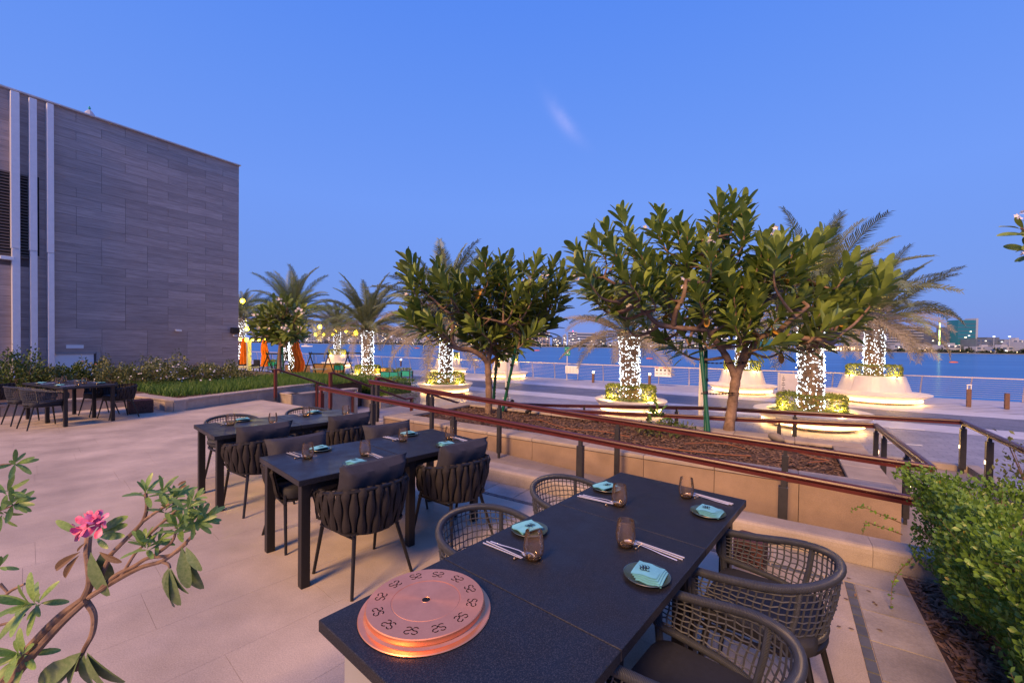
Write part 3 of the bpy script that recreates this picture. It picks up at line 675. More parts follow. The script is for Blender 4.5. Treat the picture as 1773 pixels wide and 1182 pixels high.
LT_obov = leaf_tpl(.16, 4, fold=.10, curl=.10, peak=.68)
LT_small = leaf_tpl(.30, 2, fold=.08, curl=.06, peak=.6)
LT_long = leaf_tpl(.15, 4, fold=.10, curl=.30, peak=.55)
LT_blade = (np.array([(0, -.03, 0), (0, .03, 0), (.5, .022, -.02), (.5, -.022, -.02), (1, 0, -.15)]), [(0, 3, 2, 1), (3, 4, 4, 2)])
def leaf_cloud(pts_fn, n, size, up_bias=.5):
    Ms = []
    for _ in range(n):
        p, nrm = pts_fn(); d = (Vector(nrm)*.8 + rdir()*.9 + Vector((0, 0, up_bias))).normalized()
        Ms.append(np.array(frame(p, d, rdir()*.6 + Vector((0, 0, 1)), size*U_(.65, 1.25))))
    return Ms
def blob_fn(w_, d_, h_, z0=.03, dens=.35):
    def fn():
        v = rdir(); v.z = abs(v.z)*1.0
        r_ = 1 - U_(0, dens); k = 1 + .22*math.sin(v.x*7+v.y*5) + .15*math.sin(v.y*11 - v.z*8)
        return Vector((v.x*w_/2*r_*k, v.y*d_/2*r_*k, z0 + v.z*h_*r_*k)), v
    return fn
def flower5(mb, p, s, up=None):
    d = (up or (rdir() + Vector((0, -.6, .6)))).normalized(); a = d.orthogonal().normalized(); b = d.cross(a)
    for k in range(5):
        t = 2*PI*k/5; e = a*math.cos(t) + b*math.sin(t); f_ = a*math.cos(t+.55) + b*math.sin(t+.55); g = a*math.cos(t-.55) + b*math.sin(t-.55)
        mb.add([p, p+f_*s*.55+d*s*.1, p+e*s+d*s*.08, p+g*s*.55+d*s*.1], [(0, 3, 2, 1)])
def shrub(name, label, loc, w_, d_, h_, n, size, m=M_shrub, flowers=0, fm=None, fs=.03, group='shrubs in front of the clad wall'):
    t = thing(name, label, 'shrub', loc, 0, group)
    V, F = leaf_mesh_multi(LT_small, leaf_cloud(blob_fn(w_, d_, h_), n, size))
    o = stuff_mesh('foliage', V, F, m, t); o['kind'] = 'stuff'
    mb = MB()
    for k in range(9):
        a = U_(0, 2*PI); mb.tube([(0, 0, -.05), (math.cos(a)*w_*.2, math.sin(a)*d_*.2, h_*.4), (math.cos(a)*w_*.36, math.sin(a)*d_*.36, h_*.8)], [.012, .008, .003], 4)
    part('stem', mb, M_twig, t)
    if flowers:
        fb = MB(); fn = blob_fn(w_*1.03, d_*1.03, h_*1.06, dens=.06)
        for k in range(flowers):
            p, nn = fn(); flower5(fb, p, fs*U_(.7, 1.2), Vector((nn.x, nn.y, nn.z+.4)))
        f_ = part('blossoms', fb, fm, t); f_['kind'] = 'stuff'
    return t
M_whitef = mat('white_flower', (.75, .72, .72), .6); M_redf = mat('red_flower', (.5, .02, .05), .5)
M_shrub2 = mat('olive_leaf', (.08, .11, .03), .5, col2=(.19, .20, .07), vs=3, trl=.2)
SH = [('leafy dark shrub with small red blooms at the far left edge', 10, 12.4, 1.8, 1.05, M_shrub, 10, M_redf),
      ('dense dark green shrub before the leftmost white fin', 45, 12.3, 1.7, 1.0, M_shrub, 6, M_redf),
      ('rounded green shrub between the white fins and the far left table', 84, 12.6, 1.5, .55, M_shrub2, 6, M_redf),
      ('upright twiggy shrub in front of the white service door', 128, 13.6, 1.1, .62, M_shrub, 0, None),
      ('shrub with red blossoms right of the white service door', 172, 14.2, 1.5, .78, M_shrub2, 14, M_redf),
      ('olive shrub with white blossoms behind the strap chairs of the far left table', 212, 13.6, 1.9, .62, M_shrub2, 30, M_whitef),
      ('low spreading shrub with white flowers left of the planter corner', 255, 13.4, 2.1, .72, M_shrub2, 60, M_whitef),
      ('tallest white flowering shrub under the small wall camera', 298, 14.3, 2.2, .92, M_shrub2, 90, M_whitef),
      ('sprawling white flowering shrub at the edge of the grass', 345, 14.6, 2.2, .62, M_shrub2, 70, M_whitef),
      ('pale low shrub at the right end of the grass strip', 392, 15.6, 1.8, .62, M_shrub2, 20, M_whitef)]
for lb, px, Y_, w_, h_, m_, nf, fm in SH:
    p = at(px, 660, Y_); shrub('flowering_shrub', lb, (p.x, p.y, .15), w_, w_*.8, h_, 1900, .075, m_, nf, fm, .032)
def blades(name, label, n, fn, size, m, cat='grass'):
    Ms = []
    for _ in range(n):
        p = fn(); d = Vector((U_(-.5, .5), U_(-.5, .5), 1)); Ms.append(np.array(frame(p, d, rdir(), size*U_(.6, 1.2))))
    V, F = leaf_mesh_multi((LT_blade[0]*np.array([1, 1.1, 1]), [(0, 1, 2, 3), (3, 2, 4, 4)]), Ms)
    F = [tuple(dict.fromkeys(q)) for q in F.tolist()]
    me = bpy.data.meshes.new(name); me.from_pydata(V.tolist(), [], F); me.materials.append(m)
    o = link(name, me); o['kind'] = 'stuff'; tag(o, label, cat); return o
blades('grass', 'thick strip of green grass in the corner planter under the clad wall', 24000, lambda: (lambda t, s: W(-12.35 - 1.35*t - 1.0*max(0, 1 - 1.5*t) - 4.2*s, 4.4 + 6.3*t, .16))(U_(0, 1), U_(0, 1)), .24, M_grass)
# clipped hedges
def box_fn(w_, d_, h_):
    def fn():
        f = random.random(); x, y, z = U_(-w_/2, w_/2), U_(-d_/2, d_/2), U_(0, h_)
        if f < .4: z = h_*(1-U_(0, .1)) + .05*math.sin(x*6)+.04*math.sin(y*7+x*3); n_ = Vector((0, 0, 1))
        elif f < .8: y = -d_/2*(1-U_(0, .1)); n_ = Vector((0, -1, 0))
        else: x = random.choice((-1, 1))*w_/2*(1-U_(0, .06)); n_ = Vector((math.copysign(1, x), 0, 0))
        return Vector((x, y, z)), n_
    return fn
def clipped_hedge(label, loc, rz, w_, d_, h_, n, size, m):
    t = thing('clipped_hedge', label, 'hedge', loc, rz)
    part('branch_shade_core', MB().box((0, 0, h_*.45), (w_*.9, d_*.85, h_*.86)), M_shrub, t)
    V, F = leaf_mesh_multi(LT_small, leaf_cloud(box_fn(w_, d_, h_), n, size)); o = stuff_mesh('foliage', V, F, m, t); o['kind'] = 'stuff'; return t
clipped_hedge('dark green clipped hedge behind the red stair rails', W(-15.4, 12.0, PZ), AU, 5.0, 1.5, .98, 7500, .07, M_grass)

# ================================================================ FURNITURE
# ---- chair woven from rope
def ring_path(wd, fy, by, z_f, z_b, n=22):
    pts = []; yc = by + wd*.96
    for i in range(n+1):
        a = PI*i/n; x = -wd*math.cos(a); y = yc - wd*.96*math.sin(a)**.9
        t = (fy - y)/(fy - by); pts.append(Vector((x, y, z_f + (z_b-z_f)*t**1.4)))
    L_ = []; steps = 6
    for k in range(steps): y = fy + (yc-fy)*k/steps; t = (fy-y)/(fy-by); L_.append(Vector((-wd*(1-.03*(1-k/steps)), y, z_f+(z_b-z_f)*t**1.4)))
    R_ = [Vector((-p.x, p.y, p.z)) for p in reversed(L_)]
    return L_ + pts + R_
def resample(pts, n):
    d = [0]
    for a, b in zip(pts[:-1], pts[1:]): d.append(d[-1] + (b-a).length)
    out = []; j = 0
    for i in range(n+1):
        s = d[-1]*i/n
        while j < len(pts)-2 and d[j+1] < s: j += 1
        t = (s-d[j])/max(1e-9, d[j+1]-d[j]); out.append(pts[j].lerp(pts[j+1], min(1, t)))
    return out
def make_rope_chair():
    t = thing('rope_chair', 'grey rope armchair', 'chair')
    top = ring_path(.275, .20, -.31, .655, .735); low = ring_path(.248, .20, -.262, .515, .455)
    f0 = [low[0], low[0]+Vector((-.006, .028, .03)), top[0]+Vector((0, .03, -.045)), top[0]+Vector((0, .018, -.008))]
    f1 = [Vector((-p.x, p.y, p.z)) for p in reversed(f0)]
    part('top_rail', MB().tube(catmull(f0, 4)[:-1] + resample(top, 70) + catmull(f1, 4)[1:], .0185, 12, uv=True), M_wrap, t, True)
    part('lower_rail', MB().tube(resample(low, 50), .0155, 10, uv=True), M_wrap, t, True)
    NC = 44; A, B = resample(top, NC), resample(low, NC)
    for i in (13, 31):
        part('back_post', MB().tube([A[i]+Vector((0, 0, -.005)), A[i].lerp(B[i], .5)*1.0 + Vector((0, -.006, 0)), B[i], B[i]+Vector((0, .02, -.06))], .0125, 8, uv=True), M_wrap, t, True)
    for sgn in (0, NC): part('front_post', MB().tube([A[sgn]+Vector((0, .02, -.03)), B[sgn]+Vector((0, .008, 0)), B[sgn]+Vector((0, 0, -.09))], .0165, 8, uv=True), M_wrap, t, True)
    mb = MB()
    jt = [[(U_(-.003, .003), U_(-.035, .035)) for _ in range(9)] for _ in range(NC+1)]
    def node(i, j):
        i = max(0, min(NC, i)); f = j/8; k = f + (jt[i][j][1]/8 if 0 < j < 8 else 0)
        i2 = max(0, min(NC, i + (.12*math.sin(j*1.3) if 0 < j < 8 else 0))); a = int(i2); r = i2-a; b = min(NC, a+1)
        p = A[a].lerp(A[b], r).lerp(B[a].lerp(B[b], r), k); o = Vector((p.x, p.y+.02, 0)).normalized()*(.012*math.sin(PI*f)); return p + o + Vector((0, 0, jt[i][j][0]))
    for i in range(1, NC):
        if i % 1 == 0: mb.tube([node(i, j) + Vector((0, 0, 0)) for j in range(9)], .0036, 4, False)
    for j in range(1, 8):
        mb.tube([node(i, j) + Vector((node(i, j).x, node(i, j).y, 0)).normalized()*(.004 if (i+j) % 2 else -.004) for i in range(NC+1)], .0034, 4, False)
    part('rope_net', mb, M_rope, t, True)
    part('seat_frame', MB().tube([Vector((p.x, p.y, .415)) for p in resample(low, 26)] + [Vector((p.x, p.y, .415)) for p in (low[0],)], .014, 6), M_black, t, True)
    V_ = rpoly(.235, .225, .07, 4); mb = MB(); mb.v = []; n = len(V_)
    for z, s in ((.425, .96), (.44, 1.0), (.475, 1.0), (.49, .95), (.494, .80)): mb.v += [(x*s, y*s-.02, z) for x, y in V_]
    for k in range(4): mb.f += [(k*n+i, k*n+(i+1) % n, (k+1)*n+(i+1) % n, (k+1)*n+i) for i in range(n)]
    mb.f.append(tuple(range(4*n, 5*n))); mb.f.append(tuple(reversed(range(n)))); part('seat_cushion', mb, M_seat, t, True)
    for sx in (-1, 1):
        part('leg', MB().tube([(sx*.20, .16, .42), (sx*.245, .215, 0)], [.016, .011], 8), M_black, t, True)
        part('leg', MB().tube([(sx*.17, -.20, .43), (sx*.225, -.30, 0)], [.016, .011], 8), M_black, t, True)
    return t
# ---- chair with broad padded straps
def make_strap_chair(pillow=True):
    t = thing('strap_chair', 'charcoal strap armchair', 'chair')
    top = resample(ring_path(.305, .13, -.30, .645, .70), 96); bot = resample(ring_path(.255, .13, -.235, .435, .375), 96)
    part('top_rail', MB().tube(resample(top, 40), .011, 6), M_black, t, True)
    part('bottom_rail', MB().tube(resample(bot, 40), .011, 6), M_black, t, True)
    NS = 23
    for s in range(NS):
        c = (s+.5)/NS*96; ph = s % 2
        mb = MB(); rows = 14
        def fn(a, b, c=c, ph=ph):
            f = b; wv = .5 + .5*math.cos(2*PI*(f*1.15 + .5*ph)); half = 96/NS*(.29 + .25*wv)
            if f < .06: half = 96/NS*.44
            i = c + (a-.5)*2*half; i = max(0, min(95.99, i)); k = int(i); r = i-k
            p = top[k].lerp(top[k+1], r).lerp(bot[k].lerp(bot[k+1], r), f)
            o = Vector((p.x, p.y - .03, 0)).normalized()
            th = .014*math.cos((a-.5)*PI*.98)
            return p + o*(.010 + th*.75 + .010*math.sin(PI*f) + .012*(wv-.5)) + Vector((0, 0, .016 if f < .001 else 0)) - (o*.02 if f < .001 else Vector())
        mb.grid(fn, 5, rows); 
        def fin(a, b, fn=fn): p = fn(a, b); o = Vector((p.x, p.y-.03, 0)).normalized(); return p - o*.02*(1 if b > .001 else .4)
        k0 = len(mb.v); mb.grid(lambda a, b: fin(1-a, b), 5, rows)
        part('strap', mb, M_strap, t, True)
    part('seat_pan', MB().prism(rpoly(.235, .20, .09), .385, .40), M_black, t, loc=(0, -.02, 0))
    V_ = rpoly(.24, .215, .08, 4); mb = MB(); n = len(V_)
    for z, s in ((.405, .95), (.42, 1.0), (.47, 1.0), (.49, .94), (.496, .75)): mb.v += [(x*s*.94, y*s*.86, z) for x, y in V_]
    for k in range(4): mb.f += [(k*n+i, k*n+(i+1) % n, (k+1)*n+(i+1) % n, (k+1)*n+i) for i in range(n)]
    mb.f.append(tuple(range(4*n, 5*n))); mb.f.append(tuple(reversed(range(n)))); part('seat_cushion', mb, M_seat, t, True)
    for sx in (-1, 1):
        part('leg', MB().tube([(sx*.215, .14, .44), (sx*.245, .235, 0)], [.015, .011], 8), M_black, t, True)
        part('leg', MB().tube([(sx*.16, -.17, .40), (sx*.235, -.275, 0)], [.015, .011], 8), M_black, t, True)
        part('brace', MB().tube([(sx*.225, .17, .37), (sx*.175, -.19, .355)], .009, 6), M_black, t, True)
    if pillow:
        mb = MB()
        for sg in (1, -1):
            def fn(a, b, sg=sg):
                x, z = (a-.5)*2, (b-.5)*2; pin = 1-.07*(1-min(1, abs(abs(x)-abs(z))*2))*0
                e = (1-x**6)*(1-z**6); e = max(0, e)**.55; X = x*(1 - .06*(1-abs(z)**3)*0 + .045*(abs(x*z))**3 - .03*(1-z*z)); Z = z*(1 + .05*abs(x*z)**3 - .05*(1-x*x))
                wr = .006*math.sin(9*x+4*z)*math.exp(-3*z*z) + .005*math.sin(14*x)*max(0, -z)
                return Vector((X*.255*sg, (e*.085 + wr*e)*sg, Z*.158))
            mb.grid(fn, 18, 12)
        part('back_pillow', mb, M_cush, t, True, loc=(0, -.118, .69), rot=(.27, .0, 0))
    return t
rope0, strap0, strapn = make_rope_chair(), make_strap_chair(True), None
strapn = make_strap_chair(False)
ur, us, un = [False], [False], [False]

# ---- tables
TB = {'near': (-.632, 1.387, 49.54), 'mid': (-1.995, 3.34, 46.64), 'far': (-3.457, 4.587, 48.13)}
TW = .82
def TP(t, a, b, z=0):
    x, y, th = TB[t]; th = math.radians(th); return Vector((x + a*math.cos(th) - b*math.sin(th), y + a*math.sin(th) + b*math.cos(th), z))
def TR(t): return math.radians(TB[t][2])
def slab_top(parent, x0, x1, w_=TW, z=.75, th=.04):
    part('table_top', MB().bbox(((x0+x1)/2, -w_/2, z-th/2), (x1-x0-.003, w_, th), .0025), M_granite, parent)
def leg(parent, x, y, s=.06, h=.708): part('leg', MB().bbox((x, y, h/2), (s, s, h), .003), M_black, parent)
def apron(parent, x0, x1, y0, y1, z=.685, h=.045):
    part('apron', MB().box(((x0+x1)/2, y0, z), (x1-x0, .03, h)).box(((x0+x1)/2, y1, z), (x1-x0, .03, h)), M_black, parent)
tn = thing('grill_table', 'nearest long black granite table with the copper grill lid', 'table', TP('near', 0, 0), TR('near'), 'long granite dining tables')
for x0, x1 in ((0, .54), (.54, 1.395), (1.395, 2.215)): slab_top(tn, x0, x1)
for x, y in ((.66, -.09), (.66, -.73), (1.34, -.73), (1.34, -.09), (1.47, -.73), (1.47, -.09), (2.13, -.09), (2.13, -.73)): leg(tn, x, y)
apron(tn, .60, 2.15, -.76, -.06)
part('grill_cabinet', MB().bbox((.30, -.41, .353), (.46, .74, .706), .006), M_grey, tn)
tm = thing('dining_table', 'middle long black granite table set for four between strap chairs with pillows', 'table', TP('mid', 0, 0), TR('mid'), 'long granite dining tables')
for x0, x1 in ((0, .826), (.83, 1.66)): slab_top(tm, x0, x1)
for x, y in ((.06, -.06), (.06, -.76), (.76, -.06), (.90, -.76), (1.60, -.06), (1.60, -.76)): leg(tm, x, y)
apron(tm, .09, 1.57, -.77, -.05)
tf_ = thing('dining_table', 'rear long black table set for four beside the rope chairs', 'table', TP('far', 0, 0), TR('far'), 'long granite dining tables')
for x0, x1 in ((0, .81), (.812, 1.625)): slab_top(tf_, x0, x1)
for x, y in ((.06, -.06), (.06, -.76), (.75, -.06), (.88, -.76), (1.56, -.06), (1.56, -.76)): leg(tf_, x, y)
apron(tf_, .09, 1.53, -.77, -.05)

# ---- chairs round the three tables
def side_pose(t, a, side, off):                                      # side -1: camera-right side, +1: far side
    if side < 0: return TP(t, a, -TW - off), TR(t)
    return TP(t, a, off), TR(t) + PI
G_rope, G_strap = 'grey rope armchairs', 'charcoal strap armchairs with pillows'
for a, s, off, dr, lb in ((1.62, -1, .17, .0, 'rope armchair on the right of the grill table, farther one near the ramp wall'),
                          (.83, -1, .11, -.03, 'large rope armchair in the right foreground tucked to the grill table'),
                          (.96, 1, .06, .02, 'rope armchair on the left of the grill table, closer to the copper lid'),
                          (1.73, 1, .05, -.02, 'rope armchair on the left of the grill table, by its far end')):
    p, r_ = side_pose('near', a, s, off); place(rope0, ur, p, r_ + dr, lb, G_rope)
for a, s, off, dr, lb in ((.45, 1, .22, .05, 'rope armchair at the left end behind the rear long table'),
                          (1.33, 1, .20, -.05, 'rope armchair at the right end behind the rear long table')):
    p, r_ = side_pose('far', a, s, off); place(rope0, ur, p, r_ + dr, lb, G_rope)
for t_, a, s, off, dr, lb in (('mid', .43, -1, .04, .06, 'strap armchair in front of the middle table, nearest strap chair to us'),
                              ('mid', 1.25, -1, .05, .04, 'strap armchair in front of the middle table, by the curb'),
                              ('mid', .36, 1, .03, .05, 'strap armchair behind the middle table at its left end'),
                              ('mid', 1.22, 1, .02, -.05, 'strap armchair behind the middle table at its right end'),
                              ('far', .38, -1, .02, .06, 'strap armchair in front of the rear table at its left end'),
                              ('far', 1.27, -1, .03, .03, 'strap armchair in front of the rear table at its right end')):
    p, r_ = side_pose(t_, a, s, off); place(strap0, us, p, r_ + dr, lb, G_strap)
# far left table
Q = gp(108, 671, .75); th4 = math.radians(65)
TB['left'] = (Q.x, Q.y, 65 + 90)
t4 = thing('dining_table', 'small dark table on the far left before the shrubs', 'table', Vector((Q.x, Q.y, 0)), math.radians(155), 'long granite dining tables')
# local x runs away from us (long side), local y to the left
part('table_top', MB().bbox((.45, -.41, .73), (.90, .82, .04), .003), M_granite, t4); part('table_top', MB().bbox((1.355, -.41, .73), (.90, .82, .04), .003), M_granite, t4)
for x, y in ((.06, -.06), (.06, -.76), (.84, -.06), (.84, -.76), (1.74, -.06), (1.74, -.76)): leg(t4, x, y, .055)
for a, sd, off, proto, used, lb, grp in ((.35, 1, .12, rope0, ur, 'rope armchair on the left side of the far left table, nearer one', G_rope),
                                (1.15, 1, .10, rope0, ur, 'rope armchair on the left side of the far left table, partly behind another', G_rope),
                                (.42, -1, .16, strapn, un, 'strap armchair without pillow on the right side of the far left table, nearer one', 'strap armchairs without pillows'),
                                (1.2, -1, .14, strapn, un, 'strap armchair without pillow on the right side of the far left table, behind another', 'strap armchairs without pillows')):
    p, r_ = side_pose('left', a, sd, off); place(proto, used, p, r_, lb, grp)
p = gp(-14, 722, 0); place(strapn, un, p, math.radians(100), 'strap armchair cut off by the left edge of the photo', 'strap armchairs without pillows')

# ---- place settings
def mk_plate():
    o = MB().lathe([(0, .004), (.055, .004), (.06, 0), (.062, .002), (.088, .012), (.0905, .0145), (.089, .016), (.062, .0075), (0, .0065)], 36)
    t = thing('plate', 'x', 'plate'); part('dish', o, M_plate, t, True); part('rim', MB().lathe([(.0895, .0148), (.0912, .0152), (.0905, .0175), (.0888, .0168), (.0895, .0148)], 36), M_rim, t, True); return t
def mk_napkin():
    t = thing('napkin', 'x', 'napkin'); mb = MB()
    for k in range(4):                                               # folded layers fanned a little
        z = .009 + k*.0045; sh = (.004*k, -.006*k, 0)
        def fn(a, b, k=k, z=z):
            x, y = (a-.5)*.118, (b-.5)*.098
            return Vector((x + .004*k - .15*y*(k == 3)*.3, y - .007*(3-k), z + .006*math.sin(a*2.6+.4*k) + .012*(k == 3)*(b-.4)*(a-.2) + .0022*math.sin(b*9+k)))
        mb.grid(fn, 8, 6); mb.grid(lambda a, b, fn=fn: fn(1-a, b) - Vector((0, 0, .0032)), 8, 6)
    part('cloth', mb, M_napkin, t, True)
    em = MB()
    for i in range(3):
        for sx in (-1, 1):
            c = Vector((sx*.0065, (i-1)*.0062, .0)); 
            em.tube([c + Vector((.006*math.cos(q), .0042*math.sin(q), 0)) for q in np.linspace(.4+sx, 5.4+sx, 10)], .0011, 4, flat=.5, up=(0, 0, 1))
    eo = part('emblem', em, M_ink, t, loc=(.004, .010, .0325), rot=(.07, 0, .3)); eo.scale = (1.7, 1.7, 1)
    return t
def mk_glass():
    t = thing('drinking_glass', 'x', 'glass')
    out = [(r*1.16, z*1.24) for r, z in [(0, 0), (.024, 0), (.031, .006), (.0375, .03), (.0385, .046), (.035, .075), (.0315, .097)]]
    inn = [(.0300, .097), (.0335, .075), (.037, .046), (.036, .03), (.029, .012), (0, .0115)]
    part('bowl', MB().lathe(out + [(.0353, .1209), (.0350, .119)], 28), M_glass, t, True)
    part('thick_base', MB().lathe([(0, .003), (.026, .003), (.034, .010), (.028, .0125), (0, .0125)], 8), M_glass, t, True)
    return t
def mk_spoon():
    t = thing('spoon', 'x', 'spoon'); mb = MB()
    mb.grid(lambda a, b: Vector((.021*math.sin(2*PI*a)*math.sin(PI*b/2), .032*math.cos(2*PI*a)*math.sin(PI*b/2) + .10, .011 - .007*math.cos(PI*b/2))), 18, 4, True)
    part('bowl', mb, M_steel, t, True)
    part('handle', MB().tube([(0, .073, .011), (0, .05, .014), (0, 0, .011), (0, -.05, .006), (0, -.115, .0035)], [.0028, .0025, .0028, .0036, .0042], 8, flat=.55, up=(0, 0, 1)), M_steel, t, True); return t
def mk_sticks():
    t = thing('chopsticks', 'x', 'chopsticks')
    for dx, r_ in ((.0, .0), (.0085, .012)):
        part('chopstick', MB().tube([(dx, .115, .0125), (dx + r_, -.115, .0035)], [.0022, .0036], 6), M_steel, t, True)
    return t
def mk_rest():
    t = thing('cutlery_rest', 'x', 'cutlery rest')
    part('bar', MB().tube([(-.032, 0, .0042), (.032, 0, .0042)], .0033, 8), M_brass, t, True)
    for s in (-1, 1): part('knob', MB().ball((s*.033, 0, .0055), .0055, 8, 5), M_brass, t, True)
    return t
MK = {k: (f(), [False]) for k, f in dict(plate=mk_plate, napkin=mk_napkin, glass=mk_glass, spoon=mk_spoon, sticks=mk_sticks, rest=mk_rest).items()}
def setting(t, a, side, seat, lite=False):
    """plate, napkin, glass and cutlery laid before one seat; x to the diner's right, y towards the table's middle"""
    rz = TR(t) if side < 0 else TR(t) + PI
    def P(x, y, z): return TP(t, a + x, -TW + y, z) if side < 0 else TP(t, a - x, -y, z)
    J = lambda s: U_(-s, s)
    pr = P(J(.01), .11 + J(.008), .75)
    for k, pos, r_, lb in (('plate', pr, rz, 'green plate'), ('napkin', pr + Vector((0, 0, .004)), rz + .5*0 + J(.35), 'folded turquoise napkin with emblem'),
                           ('glass', P(.185+J(.012), .295+J(.01), .75), rz + J(2), 'amber bottomed glass'),
                           ('spoon', P(.202+J(.004), .17, .7555), rz + J(.06), 'steel spoon'), ('sticks', P(.226+J(.004), .155, .7545), rz - .05 + J(.05), 'pair of steel chopsticks'),
                           ('rest', P(.218, .235, .75), rz + J(.12), 'small brass cutlery rest')):
        place(MK[k][0], MK[k][1], pos, r_, lb + ' ' + seat, {'plate': 'green plates', 'napkin': 'turquoise napkins', 'glass': 'amber glasses', 'spoon': 'steel spoons', 'sticks': 'pairs of chopsticks', 'rest': 'cutlery rests'}[k])
setting('near', .985, -1, 'at the near right seat of the grill table'); setting('near', 1.83, -1, 'at the far right seat of the grill table')
setting('near', .985, 1, 'at the near left seat of the grill table'); setting('near', 1.80, 1, 'at the far left seat of the grill table')
setting('mid', .435, -1, 'at the front left seat of the middle table'); setting('mid', 1.30, -1, 'at the front right seat of the middle table')
setting('mid', .435, 1, 'at the back left seat of the middle table'); setting('mid', 1.30, 1, 'at the back right seat of the middle table')
setting('far', .43, -1, 'at the front left seat of the rear table'); setting('far', 1.28, -1, 'at the front right seat of the rear table')
setting('far', .45, 1, 'at the back left seat of the rear table'); setting('far', 1.26, 1, 'at the back right seat of the rear table')
setting('left', .45, 1, 'at the near left seat of the far left table'); setting('left', 1.3, 1, 'at the rear left seat of the far left table')
setting('left', .45, -1, 'at the near right seat of the far left table'); setting('left', 1.3, -1, 'at the rear right seat of the far left table')

# ---- copper grill lid
gl = thing('copper_grill_cover', 'round copper grill lid with cut out letters on the nearest table', 'grill lid', TP('near', .27, -.225, .75), TR('near'))
part('base_flange', MB().lathe([(.0, .001), (.221, .001), (.224, .003), (.222, .006), (.205, .007), (.200, .010), (.196, .013), (0, .013)], 128), M_copper, gl, 9)
part('raised_disc', MB().lathe([(.196, .0135), (.199, .016), (.200, .034), (.1975, .0365), (.1185, .0365), (.1180, .0352), (.1168, .0350), (.1150, .0352), (.114, .0362), (.0, .0362)], 128), M_copper, gl, 9)
part('center_hole', MB().lathe([(.0001, .0366), (.0135, .0366), (.0135, .0362)], 24), M_blacks, gl)
part('hole_rim', MB().lathe([(.0135, .0360), (.0145, .0372), (.0165, .0372), (.0172, .0360)], 32), M_copper, gl, True)
def sglyph(c, ang, mir):
    mb = MB(); k = mir
    for cy, a0, a1 in ((.0056, 25, 125), (.0056, 150, 262), (-.0056, 98, -20), (-.0056, -45, -155)):
        pts = [Vector((k*.0062*math.cos(math.radians(q)), cy + .0056*math.sin(math.radians(q)), 0)) for q in np.linspace(a0, a1, 9)]
        for p, q in zip(pts[:-1], pts[1:]):
            d = (q-p).normalized(); n_ = Vector((-d.y, d.x, 0))*.00125; e = d*.0004
            mb.add([p-n_-e, q-n_+e, q+n_+e, p+n_-e], [(0, 1, 2, 3)])
    R = Matrix.Rotation(ang, 3, 'Z'); mb.v = [tuple(R @ (Vector(v)*1.42) + Vector(c)) for v in mb.v]; return mb
for i in range(12):
    for s in (-1, 1):
        a = 2*PI*i/12 + s*.070 + .1; part('cut_out_letter', sglyph((.160*math.cos(a), .160*math.sin(a), .0369), a + PI/2*1.0 + PI, s), M_blacks, gl)
# ---- perforated lantern blocks
for i, (q, s, lb) in enumerate((((243, 714), (.42, .34, .30), 'brown perforated lantern block in front of the corner planter'), ((1299, 978), (.21, .20, .22), 'brown perforated lantern block behind the rope chairs by the curb'))):
    c_ = gp(*q, 0)
    t = thing('lantern_block', lb, 'lantern', c_, TH, 'perforated lantern blocks'); part('casing', MB().bbox((0, 0, s[2]/2), s, .012), M_conc, t)
    mb = MB()
    for _ in range(46):
        x, z = U_(-s[0]*.42, s[0]*.42), U_(.04, s[2]-.04); mb.box((x, -s[1]/2-.0006, z), (.016, .003, .010)); mb.box((-s[0]/2-.0006, U_(-s[1]*.42, s[1]*.42), U_(.04, s[2]-.04)), (.003, .016, .010))
    part('perforations', mb, M_blacks, t)
# ================================================================ HANDRAILS OF RAMP AND STAIRS
RP = [(-.018, -.026), (.018, -.026), (.030, -.018), (.036, -.004), (.030, .010), (.015, .017), (-.015, .017), (-.030, .010), (-.036, -.004), (-.030, -.018)]
RS = [(-.02, -.062), (.02, -.062), (.024, -.030), (-.024, -.030)]
def handrail(name, label, pts, posts, m=M_redw, box=.075, group='red ramp handrails', lens=None, zb=None, first_red=False):
    t = thing(name, label, 'handrail', pts[0], 0, group); o = Vector(pts[0])
    P = [Vector(p) - o - Vector((0, 0, .017)) for p in pts]
    part('top_rail', MB().sweep(P, RP), m, t); part('under_rail', MB().sweep(P, RS), M_redp, t)
    for k, (u, v, zt, z0) in enumerate(posts):
        lens_ = lens if u > 1.0 or (lens and lens[0] < 0) else None
        p = W(u, v, 0) - o; p.z = 0; mm = M_redp if (first_red and k == 0) else M_post
        h = zt - .085; zl = -o.z
        pb = MB().box((p.x, p.y, zl + h - .0), (box*.55, box*.55, .13), AU)
        po = part('post', pb, mm, t)
        part('post_sleeve', MB().bbox((p.x, p.y, zl + (h-.05+z0+.07)/2), (box, box, h-.05-z0-.07), .004, AU), mm, po)
        part('post_foot', MB().box((p.x, p.y, zl + z0+.035), (box*.5, box*.5, .09), AU), mm, po)
        if lens_:
            q = p + (UX*lens[0])*(box/2+.003); part('step_light', MB().box((q.x, q.y, zl + h*.55+z0*.45), (.008, .02, .05), AU), M_lens, po)
    return t
def wz(*pts): return [W(*p) for p in pts]
zA = lambda u: .87 - (u+7.19)*.0463
zB = lambda u: .925 - (u+6.85)*.0445
handrail('ramp_handrail', 'red timber handrail on the near side of the ramp behind the dining tables', wz((-7.15, 4.6, zA(-7.15)), (-3.2, 4.6, zA(-3.2)), (.8, 4.6, zA(.8)), (1.5, 4.6, zA(1.5))),
         [(u, 4.6, zA(u), rz1(u)) for u in (-7.1, -5.68, -3.94, -1.99, .015)], first_red=True)
